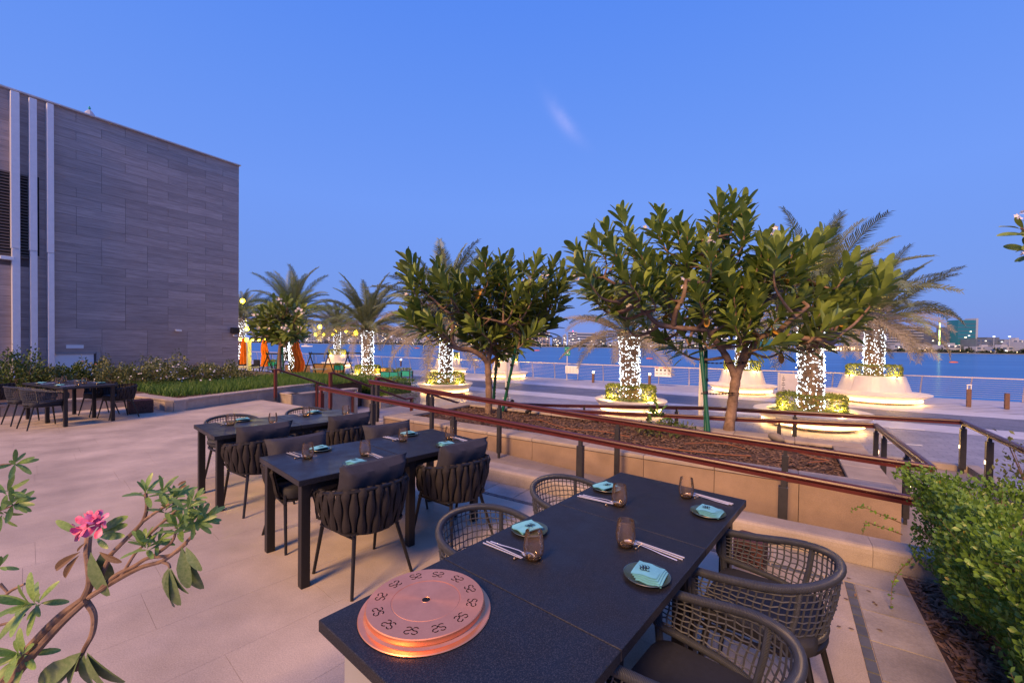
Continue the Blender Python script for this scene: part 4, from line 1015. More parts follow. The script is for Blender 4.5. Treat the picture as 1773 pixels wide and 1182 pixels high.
handrail('ramp_handrail', 'red timber handrail on the far side of the ramp turning round the planter end', wz((-6.95, 5.55, zB(-6.95)), (-3.86, 5.55, .785), (-1.48, 5.55, .678), (1.2, 5.55, .577), (1.235, 8.72, .50), (-2.6, 8.70, .30), (-6.9, 8.70, .07)),
         [(u, 5.55, zB(u), rz1(u)) for u in (-6.85, -5.26, -3.80, -1.87, .03)] + [(1.22, 6.6, .55, -.36), (1.23, 8.0, .52, -.37), (1.235, 8.66, .50, -.37), (-.05, 8.72, .43, -.43), (-2.3, 8.7, .31, -.57), (-4.6, 8.7, .2, -.69)], box=.062, lens=(1, .3))
handrail('ramp_handrail', 'outer red timber handrail of the lower ramp along the promenade', wz((2.47, 6.6, .49), (2.5, 8.3, .50), (2.52, 10.0, .51), (-1.35, 9.95, .39), (-4.9, 9.9, .13), (-6.9, 9.9, .02)),
         [(2.48, 7.2, .49, -.36), (2.5, 8.8, .50, -.37), (2.52, 9.94, .51, -.37), (.2, 9.98, .45, -.42), (-2.0, 9.94, .35, -.55), (-4.2, 9.9, .18, -.67)], box=.075, lens=(-1, -.2))
for lb, a, b, n in (('leftmost red stair rail with a tall red post by the corner planter', (-12.05, 6.4, .87), (-12.05, 8.7, .05), 2), ('middle red stair rail with red posts', (-9.2, 6.2, .92), (-9.2, 8.6, .05), 2), ('red stair rail next to the left end of the ramp', (-7.2, 5.95, .92), (-7.35, 8.7, .08), 2)):
    t = thing('stair_handrail', lb, 'handrail', W(a[0], a[1], 0), AU, 'red stair handrails')
    dv, dz = b[1]-a[1], b[2]-a[2]
    part('top_rail', MB().sweep([(0, -.04, a[2]), (0, .08, a[2]), (0, dv, b[2]), (0, dv+.3, b[2])], [(x*1.1, y*1.2) for x, y in RP]), M_redp, t)
    for yy in (0, dv*.55, dv+.25):
        zt = a[2] + dz*min(1, yy/dv) - .02; z0 = -.83*min(1, max(0, yy-.1)/1.75); red = a[0] < -8
        part('post', MB().bbox((0, yy, (zt+z0+.08)/2), (.07, .07, zt-z0-.08), .004), M_redp if red else M_post, t); part('post_foot', MB().box((0, yy, z0+.05), (.05, .05, .1)), M_post, t)

# ================================================================ PROMENADE FURNITURE
def circ_planter(label, u, v, r, tall, hedge_r, group, glow=True):
    g = gpos = W(u, v, PZ); t = thing('planter_bench', label, 'planter bench', g, U_(0, 6), group)
    segs = 4; gap = .012
    if tall:
        prof = [(r*.62, .0), (r*.70, .10), (r*.97, .40), (r*1.0, .43), (r*.99, .46), (r*.72, .50), (r*.66, .54), (r*.555, 1.22), (r*.53, 1.25), (r*.45, 1.25), (r*.45, .9)]
        top = 1.22
    else:
        prof = [(r*.62, .0), (r*.74, .08), (r*.97, .44), (r*1.0, .48), (r*.985, .51), (r*.76, .515), (r*.745, .50), (r*.73, .40)]
        top = .49
    for k in range(segs): part('bench_segment', MB().lathe(prof, 14, a0=2*PI*k/segs + gap/r, a1=2*PI*(k+1)/segs - gap/r), M_bench, t, False)
    rr = r*.45 if tall else r*.735
    part('turf', MB().lathe([(rr-.005, top-.03), (rr*.8, top+.03), (0.001, top+.05)], 28), M_goldh, t, True)
    part('led_strip', MB().lathe([(r*.80, .125), (r*.84, .145), (r*.84, .165), (r*.80, .15)], 48), M_led, t)
    Ms = []
    hh = .46; r1, r0 = hedge_r, hedge_r*.55
    for _ in range(2600):
        a = U_(0, 2*PI); f = random.random()
        if f < .55: q = Vector((math.cos(a)*r1, math.sin(a)*r1, U_(0, hh))); n_ = Vector((math.cos(a), math.sin(a), 0))
        else: q_ = U_(r0, r1); q = Vector((math.cos(a)*q_, math.sin(a)*q_, hh)); n_ = Vector((0, 0, 1))
        q += rdir()*.025; q.z += top+.03
        Ms.append(np.array(frame(q, n_*.7 + rdir()*.9, rdir() + Vector((0, 0, .6)), U_(.05, .10))))
    V, F = leaf_mesh_multi(LT_small, Ms); o = stuff_mesh('hedge_ring', V, F, M_goldh, t); o['kind'] = 'stuff'
    if glow:
        for da in (-.85, .75, 2.4, 3.9):                             # spotlights standing in the turf and aimed at hedge and trunk
            a = math.atan2(-g.y, -g.x) + da; q = g + Vector((math.cos(a)*(r1+.16), math.sin(a)*(r1+.20), top+.13))
            L = bpy.data.lights.new('uplight', 'POINT'); L.energy = 40; L.color = (1, .58, .13); L.shadow_soft_size = .05
            lo = bpy.data.objects.new('uplight', L); C.objects.link(lo); lo.location = q
            R_ = t.rotation_euler.z; ql = Matrix.Rotation(-R_, 3, 'Z') @ (q - g)
            part('uplight_housing', MB().tube([ql - Vector((0, 0, .13)), ql - Vector((0, 0, .07))], .035, 8), M_black, t)
    return g + Vector((0, 0, top))
# date palms: frond meshes shared by all
def frond_mesh(L_, droop, seed, m, npair=58, wid=.50):
    rg = random.Random(seed); v, f = [], []
    pts = []
    for i in range(13):
        s = i/12; a = .25 - droop*s*s*1.2
        pts.append((s, a))
    P = [Vector((0, 0, 0))]
    for i in range(12): a = pts[i][1]; P.append(P[-1] + Vector((math.cos(a), 0, math.sin(a)))*L_/12)
    mb = MB().tube(P, [.028*(1-i/13) + .004 for i in range(13)], 4, False)
    for k in range(npair):
        s = .14 + .86*k/(npair-1); x = s*12; i = min(11, int(x)); p = P[i].lerp(P[i+1], x-i); t_ = (P[i+1]-P[i]).normalized()
        ll = wid*(.45 + .75*math.sin(PI*min(1, s*1.05)**.8))*(1 if s < .95 else .7)*rg.uniform(.85, 1.1)
        for sd in (-1, 1):
            d = (Vector((0, sd, 0))*.80 + t_*.75 + Vector((0, 0, .42 + rg.uniform(-.15, .15)))).normalized()
            tip = p + d*ll + Vector((0, 0, -.30*ll*ll*2 - .06)); mid = p + d*ll*.5
            wv = t_*.016
            mb.add([p - wv, p + wv, mid + wv*.9, tip, mid - wv*.9], [(0, 1, 2, 4), (4, 2, 3)])
    return mb.mesh('frond', m)
FR = [frond_mesh(2.9, d, i, M_frond) for i, d in enumerate((.5, .75, 1.0, 1.25, 1.5))]
FRB = [frond_mesh(2.7, d, 10+i, M_frondb, 40) for i, d in enumerate((.7, 1.0, 1.25))]
bulb_v, bulb_f = (lambda m: (np.array(m.v), m.f))(MB().add([(0,0,1),(1,0,0),(0,1,0),(-1,0,0),(0,-1,0),(0,0,-1)], [(0,1,2),(0,2,3),(0,3,4),(0,4,1),(5,2,1),(5,3,2),(5,4,3),(5,1,4)]))
def palm(label, base, h, tr, scale=1, n=46, dry=.35, lights=True, lit_to=1.0, seed=0):
    rg = random.Random(seed); t = thing('date_palm', label, 'palm tree', base, 0, 'date palms with fairy lights along the promenade')
    lean = Vector((rg.uniform(-.04, .04), rg.uniform(-.04, .04), 1))
    mb = MB(); nz = 26
    def tf(a, b):
        th = 2*PI*a; z = b*h; q = math.sin(th*7 + b*h*9)*math.sin(th*7 - b*h*9)
        r = tr*(1 + .10*q + .16*max(0, b-.85)/.15 + .06*max(0, .06-b)/.06)
        return lean*z + Vector((math.cos(th)*r, math.sin(th)*r, 0))
    mb.grid(tf, 42, nz, True); part('trunk', mb, M_ptrunk, t, True)
    bm_ = MB()                                                       # cut leaf bases under the crown
    for k in range(34):
        a = k*2.4; z = h*(.86 + .17*k/34); d = Vector((math.cos(a), math.sin(a), 0)); p = lean*z + d*tr*.85
        bm_.tube([p, p + d*.16 + Vector((0, 0, .24))], [.07, .035], 4)
    part('leaf_bases', bm_, M_frondb, t)
    if lights:
        Ms = []
        nb = int(h*2*PI*tr*105)
        for _ in range(nb):
            a, b = rg.random(), rg.random()*lit_to; p = tf(a, b) + Vector((math.cos(2*PI*a), math.sin(2*PI*a), 0))*.035; s = rg.uniform(.011, .021)
            Ms.append(np.array(Matrix.Translation(p) @ Matrix.Scale(s, 4)))
        V, F = leaf_mesh_multi((bulb_v, bulb_f), Ms); o = stuff_mesh('fairy_lights', V, F, M_fairy, t, False); o['kind'] = 'stuff'
        wr = MB().tube([tf((k*.05) % 1, min(1, k/(20*h*7))) + Vector((math.cos(k*.1*PI), math.sin(k*.1*PI), 0))*.012 for k in range(int(20*h*7*lit_to))], .006, 3, False)
        part('light_wire', wr, M_black, t)
    for k in range(n):
        a = k*2.399963 + rg.uniform(-.2, .2); e = k/n; el = math.radians(88 - 104*e**.9 + rg.uniform(-8, 8))
        isdry = e > 1-dry; me = rg.choice(FRB if isdry else FR[:3] if e < .4 else FR[1:])
        M = Matrix.Translation(lean*(h + .30*(1-e)) + Vector((math.cos(a), math.sin(a), 0))*tr*.4) @ Matrix.Rotation(a, 4, 'Z') @ Matrix.Rotation(-el + .25, 4, 'Y') @ Matrix.Rotation(rg.uniform(-.5, .5), 4, 'X') @ Matrix.Scale(scale*rg.uniform(.85, 1.1), 4)
        link('frond', me, t, mtx=M)
    return t
GB, GT = 'round white planter benches', 'round white planter benches with high backs'
b1 = circ_planter('low round white planter bench in the middle with glowing hedge', -4.83, 15.75, 1.32, False, .86, GB)
palm('date palm wrapped in fairy lights between the two big frangipani trees', b1, 2.35, .33, .95, 46, .5, seed=1)
b2 = circ_planter('high backed round white planter bench in front of the sea at right', 3.6, 26.35, 2.08, True, 1.0, GT)
palm('rightmost date palm, spreading wide over the high backed bench', b2, 2.45, .36, 1.18, 60, .40, seed=2)
b3 = circ_planter('low round white planter bench partly hidden by the right end of the ramp rails', .75, 16.6, 1.62, False, .90, GB)
palm('date palm with thick lit trunk half hidden by the right side of the big frangipani', b3, 3.0, .33, 1.08, 48, .3, seed=3)
b4 = circ_planter('high backed round white planter bench seen behind the big frangipani trunk', -1.95, 26.5, 1.75, True, .85, GT)
palm('date palm almost hidden behind the big frangipani tree', b4, 3.1, .30, 1.0, 40, .3, seed=4)
b5 = circ_planter('low round white planter bench left of the left frangipani tree', -14.4, 16.15, 1.4, False, .92, GB)
palm('date palm with lit trunk behind the left side of the left frangipani', b5, 2.7, .31, 1.42, 50, .45, seed=5)
b6 = circ_planter('high backed round white planter bench behind the left low bench', -23.6, 26.8, 1.7, True, .8, GT)
palm('slim lit date palm directly behind another lit trunk', b6, 2.3, .27, 1.0, 40, .3, seed=6)
b7 = circ_planter('high backed round white planter bench seen behind the left frangipani trunk', -17.4, 26.3, 1.65, True, .8, GT)
palm('date palm hidden in the crown of the left frangipani', b7, 2.3, .27, .8, 36, .3, seed=7)
b8 = circ_planter('low round white planter bench behind the clipped hedge and the right swing frame', -22.6, 17.9, 1.1, False, .75, GB)
palm('date palm lit yellow under its crown beside the festoon bulbs', b8, 2.75, .33, 1.2, 50, .3, seed=8)
b9 = circ_planter('high backed round white planter bench behind the middle swing frame', -37.8, 26.2, 1.5, True, .8, GT)
palm('distant lit date palm between the small frangipani and the yellow lit palm', b9, 2.6, .28, 1.0, 44, .3, seed=9)
p_ = at(508, 640, 33); palm('date palm behind the small frangipani with the orange parasol at its foot', (p_.x, p_.y, PZ+.3), 3.9, .30, 1.38, 50, .3, seed=10)
p_ = at(495, 640, 47); palm('farther lit palm trunk left of the orange parasol', (p_.x, p_.y, PZ+.3), 3.6, .28, 1.0, 36, .3, seed=11)
p_ = at(418, 640, 40); palm('palm glowing yellow at the corner of the clad building', (p_.x, p_.y, PZ+.3), 4.2, .30, 1.0, 40, .3, seed=12)

# sea railing
rl = thing('sea_railing', 'long steel cable railing along the edge of the promenade', 'railing', (0, 0, 0))
RPT = [(-62, 27.6), (-35, 27.75), (-12.6, 28.3), (9.8, 30.45), (44, 34.0)]
Rw = [W(u, v, PZ) for u, v in RPT]
part('top_rail', MB().sweep([p + Vector((0, 0, 1.13)) for p in Rw], [(-.05, -.03), (.05, -.03), (.05, .03), (-.05, .03)]), M_rail, rl)
for k in range(9): part('cable', MB().tube([p + Vector((0, 0, .16 + .105*k)) for p in Rw], .009, 5), M_cable, rl)
for a, b in zip(Rw[:-1], Rw[1:]):
    n_ = int((b-a).length/1.75); d = (b-a).normalized(); nn = Vector((-d.y, d.x, 0))
    for i in range(n_):
        q = a.lerp(b, i/n_)
        part('post', MB().tube([q + nn*.22 + Vector((0, 0, -.1)), q + nn*.20 + Vector((0, 0, .35)), q + nn*.10 + Vector((0, 0, .8)), q + Vector((0, 0, 1.1))], [.035, .032, .028, .024], 6), M_cable, rl)
# bollard lights
for i, (x, y, hh, lit, lb) in enumerate(((1027, 662, .78, 1, 'lit bollard right of the green assembly sign'), (1124.5, 667, .80, 1, 'lit bollard left of the warning board on the railing'), (694, 634, .8, 1, 'lit bollard left of the lit double palm trunks'), (588, 633, .8, 1, 'lit bollard between two black swing frames'),
                               (1677, 704, .92, 2, 'corten bollard with clear head at the far right'), (1743, 708, .78, 0, 'plain corten bollard at the right edge'))):
    t = thing('bollard_light', lb, 'bollard', gp(x, y, PZ), AU, 'corten bollards on the promenade')
    part('post', MB().bbox((0, 0, (hh-.14)/2), (.14, .14, hh-.14), .01), M_boll, t)
    if lit == 1: part('lens', MB().lathe([(0, hh-.14), (.06, hh-.14), (.06, hh-.03), (0, hh-.03)], 12), M_bolll, t); part('cap', MB().lathe([(0, hh-.03), (.07, hh-.03), (.07, hh), (0, hh)], 12), M_boll, t)
    elif lit == 2:
        for sx in (-.055, .055): part('guard', MB().box((sx, 0, hh-.05), (.02, .1, .18)), M_swhite, t)
        part('cap', MB().box((0, 0, hh+.05), (.14, .14, .03)), M_swhite, t)
    else: part('cap', MB().box((0, 0, hh-.12), (.13, .13, .04)), M_boll, t)
# signs and poles
g = gp(981.5, 658, PZ); t = thing('assembly_sign', 'green assembly point sign on a thin pale pole by the railing', 'sign', g, .05)
part('pole', MB().tube([(0, 0, 0), (0, 0, 2.35)], .035, 8), M_pole, t); part('panel', MB().bbox((0, -.05, 2.05), (.40, .03, .60), .01), M_sgreen, t)
mb = MB()
for dx in (-1, 1):
    mb.box((dx*.04, -.068, 1.98), (.045, .006, .24), 0, Matrix.Rotation(dx*.35, 3, 'Y')); mb.box((dx*.12, -.068, 2.22), (.10, .006, .03), 0, Matrix.Rotation(dx*.75, 3, 'Y')); mb.box((dx*.12, -.068, 1.86), (.10, .006, .03), 0, Matrix.Rotation(-dx*.75, 3, 'Y'))
mb.lathe([(0, 0), (.04, 0), (.04, .006), (0, .006)], 10); part('pictogram', mb, M_swhite, t)
g = gp(991, 659, PZ); t = thing('notice_board', 'white notice board with rows of small print on the railing', 'sign', g + VX*-.1, AU)
part('board', MB().box((0, 0, .78), (1.0, .03, .52)), M_swhite, t)
mb = MB()
for k in range(7):
    for j in range(4): mb.box((-.36 + .24*j, -.017, .95 - .06*k), (.19, .004, .016))
part('small_print', mb, M_grey, t)
g = gp(1148, 669, PZ); t = thing('warning_board', 'white warning board with red and yellow symbols on the railing', 'sign', g + VX*-.1 , AU)
part('board', MB().box((0, 0, .92), (.98, .03, .60)), M_swhite, t)
mb = MB(); mb.box((-.36, -.017, 1.17), (.22, .004, .06)); mb.box((.12, -.017, 1.17), (.22, .004, .06)); part('red_heading', mb, M_sred, t)
mb = MB(); mb.box((-.12, -.017, 1.16), (.2, .004, .07)); mb.box((.36, -.017, 1.16), (.2, .004, .07)); part('yellow_heading', mb, M_syel, t)
mb = MB()
for j in range(4): mb.lathe([(0, 0), (.07, 0), (.07, .004), (0, .004)], 12, (0, 0, 0)) if False else mb.box((-.36 + .24*j, -.017, 1.02), (.10, .004, .11)); mb.box((-.36 + .24*j, -.017, .82), (.17, .004, .015)); mb.box((-.36 + .24*j, -.017, .78), (.15, .004, .015))
part('symbols', mb, M_ink, t)
g = gp(1374, 694, PZ); t = thing('info_board', 'pale upright information board behind the thick lit palm trunk', 'sign', g + VX*1.6, AU)
for sx in (-.62, .62): part('side_post', MB().box((sx, 0, .62), (.10, .2, 1.24)), M_pole, t)
part('panel', MB().box((0, 0, .66), (1.12, .08, 1.1)), M_bench, t)
mb = MB()
for k in range(9): mb.box((-.42, -.043, 1.05-.085*k), (.05 + .05*(k % 3), .004, .03))
part('lettering', mb, M_ink, t)
for lb, x, y, hh, rr in (('pale lamp pole standing behind the green stakes of the big frangipani', 1213, 721, 3.9, .085), ('pale pole right of the left frangipani trunk', 877, 690, 3.0, .075), ('pale pole at the railing left of the left frangipani trunk', 795, 647, 1.75, .085)):
    t = thing('pole', lb, 'pole', gp(x, y, PZ), AU, 'pale poles on the promenade'); part('shaft', MB().tube([(0, 0, 0), (0, 0, hh)], [rr, rr*.8], 12), M_pole, t, True); part('base_plate', MB().bbox((0, 0, .02), (rr*4, rr*4, .04), .005), M_pole, t)
    part('cap', MB().ball((0, 0, hh), rr*.85, 10, 6, (1, 1, .5)), M_pole, t, True)

# closed parasols, pole, swings, deck furniture at left
def parasol(lb, x, yb, z0, yt, wpx, Y_, wave=0):
    g = at(x, yb, Y_); top = at(x, yt, Y_).z; t = thing('closed_parasol', lb, 'parasol', (g.x, g.y, z0), 0, 'closed orange parasols'); h = top - z0
    w_ = wpx*Y_/FPX/2; low = g.z - z0
    part('pole', MB().tube([(0, 0, 0), (0, 0, h+.05)], .03, 8), M_grey, t); part('foot', MB().bbox((0, 0, .05), (.6, .6, .1), .02), M_black, t)
    def fn(a, b):
        th = 2*PI*a; r = w_*(.35 + .65*min(1, (1-b)*1.6)**.6 - .18*math.exp(-((b-.42)/.09)**2)) * (1 + .26*math.cos(8*th + 3*b)); off = wave*math.sin(b*6)*w_
        return Vector((math.cos(th)*r + off, math.sin(th)*r, low + (h-low)*b))
    part('canvas', MB().grid(fn, 48, 14, True), M_orange, t, True); part('finial', MB().ball((wave*math.sin(6)*w_, 0, h+.03), .06, 6, 4), M_orange, t)
parasol('closed orange parasol next to the building corner', 421.5, 630, PZ, 587, 9, 33, 0)
parasol('closed orange parasol beside the pale lit column', 458.5, 634, PZ, 588, 11, 33.4, .2)
parasol('twisted closed orange parasol behind the leftmost stair rail', 515.5, 644, PZ+.1, 587, 13.5, 26.7, .5)
g = at(431, 642, 31.9); t = thing('lit_column', 'pale column glowing under a yellow lamp at left', 'column', (g.x, g.y, PZ), AU)
ch = at(431, 588, 31.9).z - PZ; part('shaft', MB().bbox((0, 0, ch/2), (.24, .24, ch), .01), M_cream, t)
def aframe(lb, x0, x1, yt, yb, Y_):
    a, b = at(x0, yb, Y_), at(x1, yb, Y_); d = (b-a); L_ = d.length; t = thing('swing_frame', lb, 'swing', (a.x, a.y, PZ), math.atan2(d.y, d.x), 'black swing frames on the terrace by the sea')
    h = at(x0, yt, Y_).z - PZ
    for x in (0, L_):
        for s in (-1, 1): part('leg', MB().tube([(x + s*.32, s*.35, 0), (x - s*.06, -s*.06, h+.12)], .045, 6), M_black, t)
    part('crossbar', MB().tube([(-.1, 0, h), (L_+.1, 0, h)], .05, 6), M_black, t)
    part('swing_seat', MB().bbox((L_/2, 0, .45), (L_*.72, .5, .07), .02), M_grey, t)
    for sx in (.2, .8):
        for sy in (-.2, .2): part('rope', MB().tube([(L_*sx, sy, .47), (L_*sx, 0, h)], .012, 4), M_black, t)
aframe('black swing frame left of the orange twisted parasol', 463, 496, 612, 643, 31)
aframe('black swing frame in front of the distant high backed bench', 537, 568, 612, 642, 31.6)
aframe('black swing frame around the yellow lit palm trunk', 602, 630, 611, 641, 31)
# timber boxes and teal panels
for lb, x0, x1, yt, yb, Y_ in (('long orange lit timber bench box behind the swings', 545, 600, 630, 641, 33), ('timber bench box right of the yellow lit palm', 642, 678, 637, 652, 29), ('timber bench box behind the small frangipani stakes', 497, 540, 632, 643, 34)):
    a, b = at(x0, yb, Y_), at(x1, yb, Y_); L_ = b.x-a.x; t = thing('timber_bench', lb, 'bench', ((a.x+b.x)/2, Y_, PZ), 0, 'timber bench boxes'); h = at(x0, yt, Y_).z - PZ
    for k in range(5): part('plank', MB().bbox((0, -.3, h*(k+.5)/5), (L_, .05, h/5-.015), .004), M_wood, t)
    part('seat_top', MB().bbox((0, 0, h+.02), (L_+.04, .66, .05), .006), M_black, t)
for lb, x0, x1, yt, yb, Y_ in (('teal planter panel on a black frame, front right', 664, 697, 643, 655, 24), ('teal planter panel on a black frame, behind the front one', 686, 716, 641, 651, 26), ('teal planter panel left of the yellow lit trunk', 584, 596, 632, 643, 30), ('teal planter panel behind the small frangipani', 470, 484, 626, 636, 33)):
    a, b = at(x0, yb, Y_), at(x1, yb, Y_); L_ = b.x-a.x; t = thing('teal_planter', lb, 'planter', ((a.x+b.x)/2, Y_, PZ), -.25, 'teal planters on black frames'); z1, z0 = at(x0, yt, Y_).z - PZ, at(x0, yt, Y_).z - PZ - .32
    for s in (-1, 1):
        part('panel', MB().bbox((s*L_/4, -.2, (z0+z1)/2), (L_/2-.04, .4, z1-z0), .01), M_teal, t)
        for sy in (-.4, .0): part('leg', MB().box((s*L_/2, sy, z1/2), (.04, .04, z1)), M_black, t)
    for zz_ in (z1+.02, z0*.45): part('frame_bar', MB().box((0, -.41, zz_), (L_, .03, .03)), M_black, t)
    V, F = leaf_mesh_multi(LT_small, leaf_cloud(lambda: (Vector((U_(-L_/2, L_/2), U_(-.35, -.05), z1+U_(0, .12))), Vector((0, 0, 1))), 120, .1)); o = stuff_mesh('foliage', V, F, M_goldh, t); o['kind'] = 'stuff'
for i, (x, Y_, r_, lb) in enumerate(((419, 34.5, .4, 'dark lounge chair next to the building corner'), (437, 34.8, -.5, 'dark lounge chair with pale cushion right of the pale column'))):
    g = at(x, 640, Y_); t = thing('lounge_chair', lb, 'chair', (g.x, g.y, PZ), r_, 'lounge chairs at the far left')
    part('seat', MB().bbox((0, 0, .36), (.8, .75, .2), .04), M_cream, t); part('backrest', MB().bbox((0, .36, .66), (.8, .14, .6), .04), M_black, t)
    for s in (-1, 1): part('armrest', MB().bbox((s*.44, 0, .5), (.1, .8, .12), .02), M_black, t)
    for sx in (-1, 1):
        for sy in (-1, 1): part('leg', MB().box((sx*.42, sy*.34, .15), (.07, .07, .30)), M_black, t)
# festoon bulbs on their wires
FB = [[(420, 521, 26), (428, 569, 29)], [(416, 587, 30), (427, 588, 30.3), (437, 588, 30.6), (448, 588, 30.8), (460, 587, 31), (471, 585, 31), (456, 574, 30), (480, 553, 29.5), (507, 554, 29)],
      [(546, 579, 32), (554, 565.5, 31), (560.5, 578.5, 31.5), (576, 578.5, 31), (581, 572, 31), (599, 573, 30), (616, 576, 28.5)]]
for i, ch_ in enumerate(FB):
    t = thing('festoon_lights', ['two bright yellow festoon bulbs hanging by the building corner', 'row of yellow festoon bulbs over the orange parasols', 'string of yellow festoon bulbs strung to the lit palm'][i], 'string lights', (0, 0, 0), 0, 'festoon light strings')
    P = [at(*q) for q in ch_]; wp = []
    for a, b in zip(P[:-1], P[1:]):
        for k in range(6): s = k/6; q = a.lerp(b, s); q.z += .09 - .12*math.sin(PI*s); wp.append(q)
    wp.append(P[-1] + Vector((0, 0, .09)))
    if i == 0: wp = [P[0] + Vector((-2.5, 0, 1.5))] + wp
    part('wire', MB().tube(wp, .008, 4), M_black, t)
    for k, p in enumerate(P):
        if (i, k) in ((0, 0), (0, 1), (1, 3), (2, 1), (2, 4), (2, 6)):
            L = bpy.data.lights.new('festoon_lamp', 'POINT'); L.energy = 150; L.color = (1, .72, .05); L.shadow_soft_size = .12; lo = bpy.data.objects.new('festoon_lamp', L); C.objects.link(lo); lo.location = p + Vector((0, -.25, -.1))
        bb = part('bulb', MB().ball((0, 0, 0), .125 if (i == 0 or k in (1, 6)) else .085, 10, 6, (1, 1, 1.15)), M_bulb, t, True, loc=p)
        part('socket', MB().tube([(0, 0, .07), (0, 0, .14)], .03, 6), M_black, bb)
# ================================================================ FRANGIPANI TREES
LEAFV = [MB() for _ in range(4)]
for k, L_ in enumerate(LEAFV):
    tv, tf2 = leaf_tpl(.152 + .012*k, 5, fold=.10 + .03*k, curl=.05 + .07*k, peak=.68); L_.v = [tuple(p) for p in tv]; L_.f = list(tf2)
LEAFM = [L_.mesh('frangipani_leaf', M_leaf, True) for L_ in LEAFV]
YLEAF = LEAFV[3].mesh('yellow_leaf', M_leaf_y, True)
def frangipani(name, label, base, limbs, tips, leaf_len, rosette_n, nparts, ctr, yellow=6, flowers=10, seed=0, trunk_m=M_bark, pet=.05, stemr=.014):
    rg = random.Random(seed); t = thing(name, label, 'tree', base); o = Vector(base)
    mb = MB(); nodes = []
    for pts, r0, r1 in limbs:
        P = catmull([Vector(p)-o for p in pts], 7); n = len(P); R = [r0 + (r1-r0)*i/(n-1) for i in range(n)]
        R = [r*(1 + .07*math.sin(i*1.9 + r0*90)) for i, r in enumerate(R)]
        mb.tube(P, R, 10); nodes += [(p, r, i) for i, (p, r) in enumerate(zip(P, R)) if i > 2]
    nodes = [q for q in nodes if q[0].z > .55*ctr[2]] or nodes
    part('trunk', mb, M_bark, t, True)
    sb = MB(); leaves = []
    for tip, d in tips:
        tip = Vector(tip) - o; d = Vector(d).normalized()
        b0 = tip - d*leaf_len*1.5
        nd = min(nodes, key=lambda q: (q[0]-b0).length + max(0, q[0].z - b0.z)*.7)
        mid = nd[0].lerp(b0, .55) + Vector((0, 0, -.10*(nd[0]-b0).length))
        P = catmull([nd[0], mid, b0, tip], 5); n = len(P)
        sb.tube(P, [max(stemr*.8, min(nd[1], stemr*2.2)*(1-i/(n-1)) + stemr*.75*i/(n-1)) for i in range(n)], 6)
        a0 = rg.uniform(0, 6); ax = d.orthogonal().normalized(); bx = d.cross(ax)
        for k in range(rosette_n):
            f = k/(rosette_n-1); ph = a0 + k*2.399963; s = -leaf_len*1.7*(1-f)
            out = ax*math.cos(ph) + bx*math.sin(ph); op = math.radians(72 - 56*f + rg.uniform(-9, 9))
            ld = d*math.cos(op) + out*math.sin(op); ld.z -= .10*(1-f)
            leaves.append((frame(tip + d*s + out*stemr*.8, ld, d*.8 + Vector((0, 0, .35)) - out*.4, leaf_len*(.72 + .38*math.sin(PI*(.25+.6*(1-f))))*rg.uniform(.70, 1.15)), tip + o))
    part('branch', sb, M_bark, t, True)
    leaves.sort(key=lambda q: (q[1]-Vector((0, 0, 1.67))).length + rg.uniform(-.35, .35))
    for i, (M, _) in enumerate(leaves[:nparts]): link('leaf', LEAFM[rg.randrange(4)], t, mtx=M)
    rest = leaves[nparts:]
    if rest:
        V, F = leaf_mesh_multi((np.array(LEAFV[1].v), LEAFV[1].f), [np.array(M) for M, _ in rest]); s_ = stuff_mesh('foliage', V, F, M_leaf, t); s_['kind'] = 'stuff'
    for k in range(yellow):
        tip, d = rg.choice(tips); p = Vector(tip) - o - Vector(d).normalized()*leaf_len*1.3 + rdir()*.05
        link('yellow_leaf', YLEAF, t, mtx=frame(p, Vector((rg.uniform(-1, 1), rg.uniform(-1, 0), -1.1)), rdir(), leaf_len*.75))
    if flowers:
        for k in range(flowers):
            tip, d = rg.choice(tips); fb = MB(); c_ = Vector(tip) - o + Vector(d).normalized()*leaf_len*.55 + rdir()*.1
            for j in range(7): flower5(fb, c_ + rdir()*pet*1.7, pet, rdir() + Vector((0, -.5, .5)))
            part('blossom', fb, M_petal, t)
    return t
def px_tree(tipsrc, Y0, spread, bias, ctrpx, rg):
    out = []
    for x, y in tipsrc:
        Y_ = Y0 + rg.uniform(-spread, spread) + bias(x, y); p = at(x, y, Y_); c_ = at(ctrpx[0], ctrpx[1], Y0)
        d = (p - c_); d.y *= .5; d = d.normalized() + Vector((rg.uniform(-.25, .25), rg.uniform(-.55, .15), .75 + rg.uniform(0, .4)))
        out.append((p, d.normalized()))
    return out
def conv(lst, ox, oy, s): return [(ox + x/s, oy + y/s) for x, y in lst]
rg = random.Random(5)
# big tree
YB = 7.57
c5 = conv([(430,200),(340,300),(250,350),(150,430),(170,540),(250,600),(220,670),(360,400),(480,360),(540,410),(510,730),(620,550),(560,620),(670,190),(650,290),(720,330),(790,270),(850,330),(690,520),(840,440),(860,530),(700,620),(1060,120),(1140,110),(1100,220),(1030,270),(940,340),(1000,410),(1090,360),(1210,140),(1230,230),(1210,330),(1340,380),(1370,460),(1330,560),(1430,410),(1100,500),(1040,590),(1130,640),(960,640),(900,680),(1250,640),(1300,700),(1290,800),(1060,860),(1130,850),(690,990),(640,700),(780,620),(430,560)], 960, 320, 3.695)
cr = conv([(320,120),(240,170),(130,190),(60,170),(240,260),(150,330),(500,270),(560,350),(690,330),(730,400),(640,430),(420,370),(310,420),(590,510),(520,580),(400,470),(180,490),(100,560),(300,600),(400,640),(490,640),(260,690),(370,740),(180,740),(60,780),(450,520),(560,620)], 1340, 380, 3.693)
tips2 = px_tree(c5 + cr, YB, .75, lambda x, y: -.25*math.sin(x*.02) + (.5 if y < 420 else 0), (1280, 560), rg)
